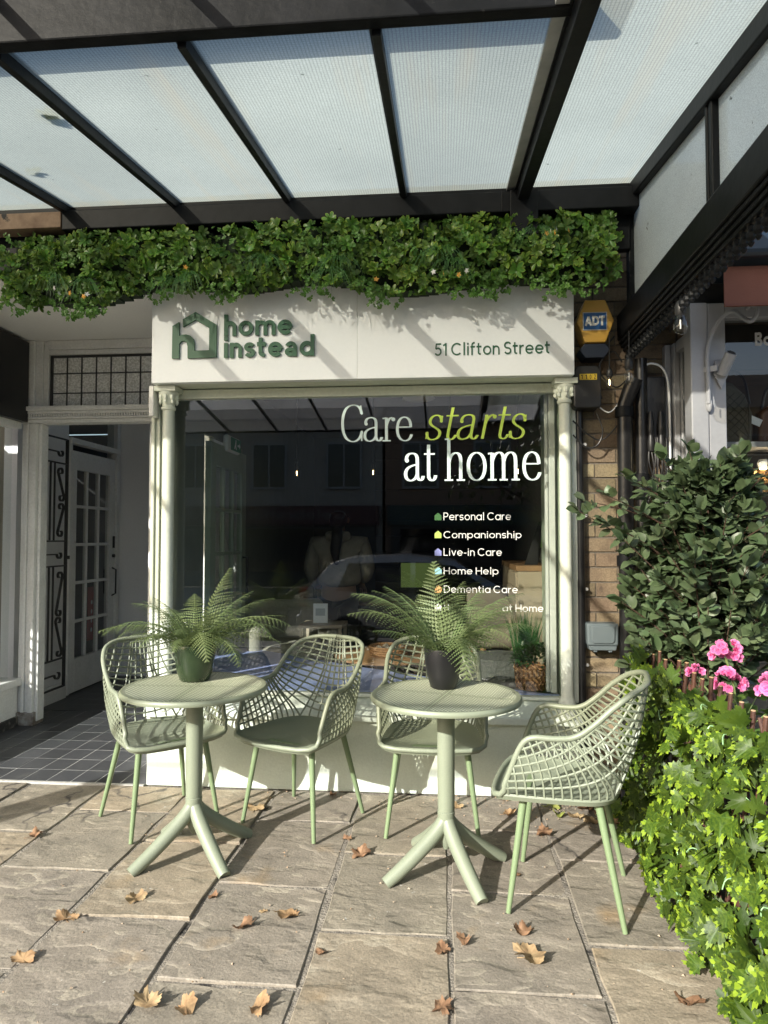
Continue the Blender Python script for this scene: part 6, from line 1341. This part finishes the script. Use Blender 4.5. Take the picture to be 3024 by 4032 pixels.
def geranium(label, root, heads):
    g_ = thing('geranium', label, 'flower', root); r0 = Vector(root)
    for hx, hy, hz, n, r_ in heads:
        hp = Vector((hx, hy, hz)) - r0; obj('stem', MB().tube(catmull([Vector((0, 0, 0)), hp * .6 + Vector((.02, 0, 0)), hp - Vector((0, 0, .02))], 5), .004, 6), M('geranium_stem', (.17, .24, .08), .6), g_, smooth=True)
        for k in range(n):
            th = rg.uniform(0, 6.28); ph = math.acos(rg.uniform(-.35, 1)); d = Vector((math.sin(ph) * math.cos(th), math.sin(ph) * math.sin(th) , math.cos(ph))); 
            o = link('floret', pfm[k % 3], g_, hp + d * r_ * .75); o.rotation_mode = 'QUATERNION'; o.rotation_quaternion = (d + Vector((-.1, -.5, .1))).to_track_quat('Z', 'Y'); s_ = rg.uniform(.85, 1.1); o.scale = (s_,) * 3
            for q in range(2): m_ = link('petal_mark', mk, o, (.009 * math.cos(q * 2 + 1), .009 * math.sin(q * 2 + 1), .001))
    for k in range(16):
        p = Vector((rg.uniform(-.10, .12), rg.uniform(-.16, .16), rg.uniform(.04, .24))); o = link('geranium_leaf', glm, g_, p, (rg.gauss(.3, .4), rg.gauss(-.3, .4), rg.uniform(0, 6.28)), rg.uniform(.03, .048))
        obj('leaf_stalk', MB().tube([(0, 0, 0), p * .6 + Vector((0, 0, .02)), p], .002, 4), M('geranium_stem', (.17, .24, .08), .6), g_)
    return g_
geranium('pink geranium with two stacked flower heads behind the trellis', (1.10, 2.74, .61), [(1.065, 2.72, .99, 18, .058), (1.055, 2.66, .885, 22, .064), (.985, 2.80, .90, 5, .03)])
geranium('pink geranium with one big flower head at the right edge', (1.17, 2.42, .61), [(1.115, 2.44, .915, 22, .06)])

# ------------------------------------------------------------------ fallen leaves
m_fl = [M('dry_leaf_a', (.27, .155, .07), .75, (.36, .24, .12), scale=25, fine=.2, trans=.1), M('dry_leaf_b', (.19, .10, .05), .75, (.27, .16, .085), scale=25, fine=.2, trans=.1), M('dry_leaf_c', (.37, .27, .14), .75, (.26, .165, .08), scale=22, fine=.2, trans=.1), M('fresh_fallen_leaf', (.22, .26, .05), .6, (.30, .30, .08), scale=20, trans=.15)]
def dry_leaf(seed, lib, curl):
    rr = random.Random(seed); base = ivy_leaf(seed); mb = MB(); mb.smooth = 'leaf'; a = rr.uniform(0, 3.14); k = curl
    vs = []
    for x, y, z in base.v:
        q_ = math.hypot(x, y) + 1e-6; f_ = q_ ** -.42 * rr.uniform(.88, 1.08); x *= f_; y *= f_ * .85
        u = x * math.cos(a) + y * math.sin(a); w = -x * math.sin(a) + y * math.cos(a)
        zz_ = .45 * k * u * u + .25 * k * abs(w) + .22 * math.sin(5 * u + seed) * abs(w) + .10 * math.sin(7 * w + 2 * seed) + .02; u2 = u * (1 - .22 * k * abs(u)); vs.append((u2, w, zz_ + rr.uniform(-.02, .02)))
    mz = min(v[2] for v in vs); vs = [(x, y, z - mz) for x, y, z in vs]; mb.add(vs, base.f)
    st_ = MB().tube([(0, -.1, .05 - 0), (.05, -.4, .03), (.02, -.65, .05)], .02, 4); mb.add(st_.v, st_.f)
    return mb
FL = [(-1.96, 3.16, .050, 1, 'curled dark brown leaf on the shaded paving at the left edge'), (-1.21, 2.64, .048, 2, 'folded tan leaf left of the left table foot'), (-1.41, 2.49, .050, 0, 'amber leaf in the joint near the left edge'), (-1.42, 2.24, .048, 0, 'orange-tan leaf lowest at the left edge'),
      (-0.91, 2.06, .055, 2, 'pale tan leaf at the bottom edge, leftmost of three'), (-0.77, 2.06, .050, 0, 'amber curled leaf at the bottom edge, middle of three'), (-0.57, 2.09, .048, 0, 'amber leaf at the bottom edge, right of three'), (-0.74, 2.51, .050, 1, 'brown leaf lying flat on the middle slab'), (-0.6, 2.6, .055, 0, 'triangular brown leaf right of the flat one on the middle slab'),
      (-0.69, 2.61, .018, 2, 'tiny yellow leaf scrap on the middle slab'), (-0.92, 2.7, .028, 1, 'thin brown leaf scrap in the joint by the left table'), (-0.42, 2.38, .028, 1, 'small brown leaf in the joint at middle'), (-0.37, 3.1, .050, 1, 'red-brown leaf between the two tables'), (-0.99, 3.56, .060, 2, 'pale crumpled leaf under the second chair'), (-0.46, 3.26, .028, 1, 'small brown leaf in the joint behind the tables'),
      (-0.02, 2.13, .050, 1, 'dark orange leaf at the bottom edge near the centre'), (-0.02, 2.43, .042, 1, 'brown leaf left of the central joint'), (0.06, 2.48, .040, 1, 'thin curled leaf right of the central joint'), (0.28, 2.55, .045, 1, 'brown leaf touching the largest tan leaf'), (0.3, 2.42, .075, 2, 'largest crumpled tan leaf in front of the right chair'),
      (0.46, 3.4, .065, 1, 'curled brown leaf under the right chair'), (0.32, 3.62, .05, 0, 'orange leaf at the wall foot behind the right table'), (0.31, 3.82, .055, 2, 'pale leaf at the wall foot left of the green one'), (0.55, 3.73, .060, 3, 'large yellow-green leaf at the wall foot'), (0.58, 3.63, .045, 3, 'small yellow-green leaf beside the large green one'),
      (0.68, 3.79, .06, 0, 'orange leaf in the heap at the wall corner'), (0.73, 3.73, .06, 1, 'dark brown leaf in the heap at the wall corner'), (.78, 3.74, .055, 1, 'brown leaf against the conduit foot'), (.74, 3.58, .05, 2, 'pale brown leaf at the edge of the corner heap'), (.75, 2.23, .05, 1, 'brown leaf under the ivy at the bottom right'), (.31, 2.98, .020, 1, 'tiny brown scrap by the right chair leg'), (.06, 3.68, .04, 2, 'pale leaf under the third chair'), (.80, 3.62, .06, 2, 'tan leaf in the heap nearest the ivy'), (.83, 3.70, .065, 1, 'large brown leaf leaning at the heap behind the ivy'), (.86, 3.55, .06, 0, 'orange-brown leaf half under the far end of the ivy'),
      (.60, 3.82, .05, 2, 'small pale leaf tucked against the wall foot'), (.42, 3.83, .045, 0, 'amber leaf tucked against the wall foot behind the right chair'), (.66, 3.62, .05, 2, 'tan leaf in front of the corner heap'), (-.62, 3.80, .035, 1, 'small brown leaf against the wall foot under the second chair'), (-1.42, 3.80, .04, 0, 'amber leaf against the wall foot under the first chair')]
for k, (x, y, s_, mi, lab) in enumerate(FL):
    o = obj('fallen_leaf', dry_leaf(100 + k, None, rnd.uniform(.35, 1.5)), m_fl[mi], None, loc=(x, y, .002), rot=(rnd.uniform(-.12, .12), rnd.uniform(-.12, .12), rnd.uniform(0, 6.28))); s_ *= 1.18; o.scale = (s_, s_, s_); tag(o, lab, 'leaf', 'fallen leaves')
cr = MB(); rc = random.Random(9)
for k in range(420):
    x = rc.uniform(-1.6, 1.0); y = 3.86 - abs(rc.gauss(0, .12)) if k < 280 else rc.uniform(1.6, 3.8)
    if k < 200: x = rc.gauss(.55, .28)
    s_ = rc.uniform(.002, .007); a = rc.uniform(0, 6.28)
    if x > 1.2 or y > 3.855: continue
    cr.add([(x + s_ * math.cos(a + q * 2.1), y + s_ * math.sin(a + q * 2.1), .005) for q in range(3)] + [(x, y, .005 + s_ * .8)], [(0, 1, 3), (1, 2, 3), (2, 0, 3)])
cro = obj('leaf_litter', cr, M('litter', (.24, .15, .08), .9, (.4, .33, .24), scale=30)); tag(cro, 'fine leaf crumbs and grit scattered along the wall foot', 'litter', kind='stuff')
# leaves lying on the canopy glass
for k, (x, y, s_) in enumerate(((-1.62, 2.62, .075), (-2.02, 3.15, .05))):
    o = obj('canopy_leaf', dry_leaf(300 + k, None, .4), m_fl[3], None, loc=(x, y, cz(y) + .02), rot=(R(8.8), 0, k)); o.scale = (s_,) * 3; tag(o, ['green leaf lying on the canopy glass, the larger one', 'small leaf on the canopy glass near the left edge'][k], 'leaf')

# ------------------------------------------------------------------ street behind the camera (seen in the glass), plus added shade casters
car = thing('parked_car', 'silver hatchback parked at the kerb, reflected in the window', 'car', (-2.15, -3.0, -.33))
prof = [(0.0, .42), (.02, .80), (.10, .98), (.45, 1.36), (.75, 1.45), (1.6, 1.48), (2.3, 1.40), (3.05, .98), (3.7, .86), (3.95, .70), (4.0, .40)]
m_car = M('silver_paint', (.42, .43, .45), .25, (.40, .41, .43), metal=.6, coat=.6); m_cgl = M('car_glass', (.01, .011, .012), .06)
cm = MB(); rings = []
for x, zt in prof:
    zt2 = zt; w = .84 if .3 < x < 3.6 else .76; tw = .60 if zt > 1.2 else w * .93
    rings.append([(x, -w, .28), (x, -w, .62), (x, -w * .985, min(.90, zt)), (x, -tw, zt2), (x, 0, zt2 + .02), (x, tw, zt2), (x, w * .985, min(.90, zt)), (x, w, .62), (x, w, .28), (x, 0, .24)])
nr = 10
for r_ in rings: cm.v += r_
cm.f = [(i * nr + k, i * nr + (k + 1) % nr, (i + 1) * nr + (k + 1) % nr, (i + 1) * nr + k) for i in range(len(rings) - 1) for k in range(nr)] + [tuple(range(nr)), tuple((len(rings) - 1) * nr + k for k in range(nr))]
obj('body', cm, m_car, car, bevel=.03, smooth=True)
for s in (-1, 1):
    obj('side_window', MB().add([(.55, s * .80, .96), (1.65, s * .845, .94), (1.65, s * .66, 1.39), (.72, s * .65, 1.36)], [(0, 1, 2, 3)]).add([(1.73, s * .845, .94), (2.85, s * .82, .96), (2.3, s * .65, 1.33), (1.73, s * .66, 1.39)], [(0, 1, 2, 3)]), m_cgl, car)
    for x in (.72, 3.2):
        wh = obj('wheel', MB().tube([(x, s * .68, .30), (x, s * .86, .30)], .30, 24), M('tyre', (.02, .02, .02), .8), car, smooth=True); obj('rim', MB().tube([(x, s * .862, .30), (x, s * .868, .30)], .19, 20), M('alloy', (.5, .5, .5), .3, metal=.8), wh)
    obj('tail_light', MB().box(-.012, .10, s * .60, s * .80, .72, 1.0), M('tail_red', (.45, .01, .015), .2), car, bevel=.01); obj('headlight', MB().box(3.80, 3.96, s * .5, s * .76, .62, .76), M('lamp_clear', (.6, .6, .6), .15), car, bevel=.01)
    obj('door_handle', MB().box(1.35, 1.52, s * .845, s * .87, .83, .86), m_car, car)
obj('rear_window', MB().add([(.10, -.6, 1.03), (.10, .6, 1.03), (.41, .55, 1.36), (.41, -.55, 1.36)], [(0, 1, 2, 3)]), m_cgl, car); obj('windscreen', MB().add([(2.36, -.56, 1.41), (2.36, .56, 1.41), (3.0, .68, 1.05), (3.0, -.68, 1.05)], [(0, 1, 2, 3)]), m_cgl, car)
obj('bumper', MB().box(-.06, .05, -.78, .78, .36, .60), m_car, car, bevel=.03); obj('number_plate', MB().box(-.07, -.061, -.26, .26, .46, .57), M('plate_yellow', (.6, .45, .03), .5), car)
na = thing('added_shade_awning', 'added grey canvas awning, out of view, shading the left entrance', 'awning', (-5, 2, 2.6))  # unseen awning, added to keep the sun off the left door jamb
part('canvas', MB().prism([(3.72, 2.90), (1.9, 2.56), (1.9, 2.57), (3.72, 2.91)], -6.5, -4.0, 'x'), M('grey_canvas', (.4, .4, .4), .9), na)
part('front_bar', MB().box(-6.5, -4.0, 1.86, 1.898, 2.54, 2.58), m_black, na)
lpost = thing('added_shade_post', 'added dark round post, out of view, shading a band of paving', 'post', (-4.12, .78, 0))  # unseen post, added to cast the shadow band across the left paving
obj('shaft', MB().lathe([(.13, 0), (.13, .25), (.105, .28), (.10, 2.2), (.07, 3.8)], n=20), m_blackp, lpost, smooth=True); obj('cap', MB().ball((0, 0, 3.82), .09, 12, 8), m_blackp, lpost, smooth=True)
def terrace(x0, x1, h, wallc, label, fas, txt=None, tx=None):
    b = thing('terraced_shop', label, 'building', ((x0 + x1) / 2, -14, -.2)); mw = M('wall_%d' % int(x0 * 10), wallc, .85, fine=.1); cx = (x0 + x1) / 2
    w = x1 - x0
    obj('wall', MB().box(-w / 2, w / 2, -6, -.3, 0, h), mw, b)
    obj('roof', MB().prism([(-6.2, h), (.1, h), (-3.1, h + 1.7)], -w / 2, w / 2, 'x'), M('slate_roof', (.07, .07, .08), .8), b)
    sf = obj('shopfront', MB().box(-w / 2 + .2, w / 2 - .2, -.299, -.1, 0, 2.0), M('shopfront_dark', (.04, .035, .03), .5), b)
    obj('fascia', MB().box(-w / 2 + .1, w / 2 - .1, -.299, .0, 2.02, 2.65), M('fascia_%d' % int(x0 * 10), fas, .5), b)
    obj('shop_glass', MB().box(-w / 2 + .5, w / 2 - 1.4, -.098, -.08, .5, 1.9), m_cgl, sf)
    nwin = max(2, int(w / 2.0))
    for k in range(nwin):
        x = -w / 2 + w * (k + .5) / nwin; fr_ = obj('window', MB().box(x - .6, x + .6, -.299, -.22, 3.2, 4.75), M('far_window_frame', (.30, .29, .27), .6), b); obj('pane', MB().box(x - .52, x - .03, -.219, -.21, 3.28, 4.67).box(x + .03, x + .52, -.219, -.21, 3.28, 4.67), m_cgl, fr_)
    if txt:
        t = text_obj(txt, tx[0], tx[1], 2.22, .28, -.001, .02, M('fascia_letter', (.16, .14, .12), .5), 'lettering', b); t.rotation_euler = (0, 0, math.pi)
    return b
terrace(-16, -9.6, 5.4, (.30, .27, .22), 'terraced shop across the street, leftmost in the reflection', (.05, .05, .06))
terrace(-9.5, -2.0, 5.5, (.34, .30, .25), 'terraced card shop across the street with lettered fascia', (.07, .02, .02), 'Celebr@tions C@rds', (-2.6, 2.9))
terrace(-1.9, 5.0, 5.3, (.24, .15, .10), 'brick terraced shop across the street opposite the window', (.03, .05, .04))
terrace(8.2, 14, 5.5, (.26, .18, .13), 'gabled shop across the street at the right of the reflection', (.04, .04, .04))
def street_tree(loc, label, seed):
    t = thing('street_tree', label, 'tree', loc); rr = random.Random(seed)
    obj('trunk', MB().tube(catmull([(0, 0, 0), (.03, .02, 1.2), (0, 0, 2.4), (.1, .05, 3.6)], 4), [.13 - .006 * k for k in range(13)], 10), m_bark, t, smooth=True)
    cr_ = MB(); cr_.smooth = 'leaf'
    cl = [Vector((rr.gauss(0, .8), rr.gauss(0, .8), 3.4 + rr.gauss(0, .55))) for k in range(18)]
    bm_ = MB()
    for c in cl: bm_.tube([(0, 0, 2.3), c * .6 + Vector((0, 0, 1.0)), c], [.04, .025, .01], 5)
    obj('limbs', bm_, m_bark, t)
    for k in range(1500):
        c = rr.choice(cl); p = c + Vector((rr.gauss(0, .3), rr.gauss(0, .3), rr.gauss(0, .24))); q = Euler((rr.uniform(0, 6), rr.uniform(0, 6), rr.uniform(0, 6))).to_matrix().to_4x4()
        cr_.put(blade(.15, .05, .2, .1, 3), Matrix.Translation(p) @ q)
    stuff(obj('crown', cr_, M('tree_leaf', (.05, .08, .02), .6, (.10, .09, .03), scale=4, trans=.2), t))
street_tree((2.6, -9.6, -.2), 'street tree on the far pavement, seen in the window reflection', 5)
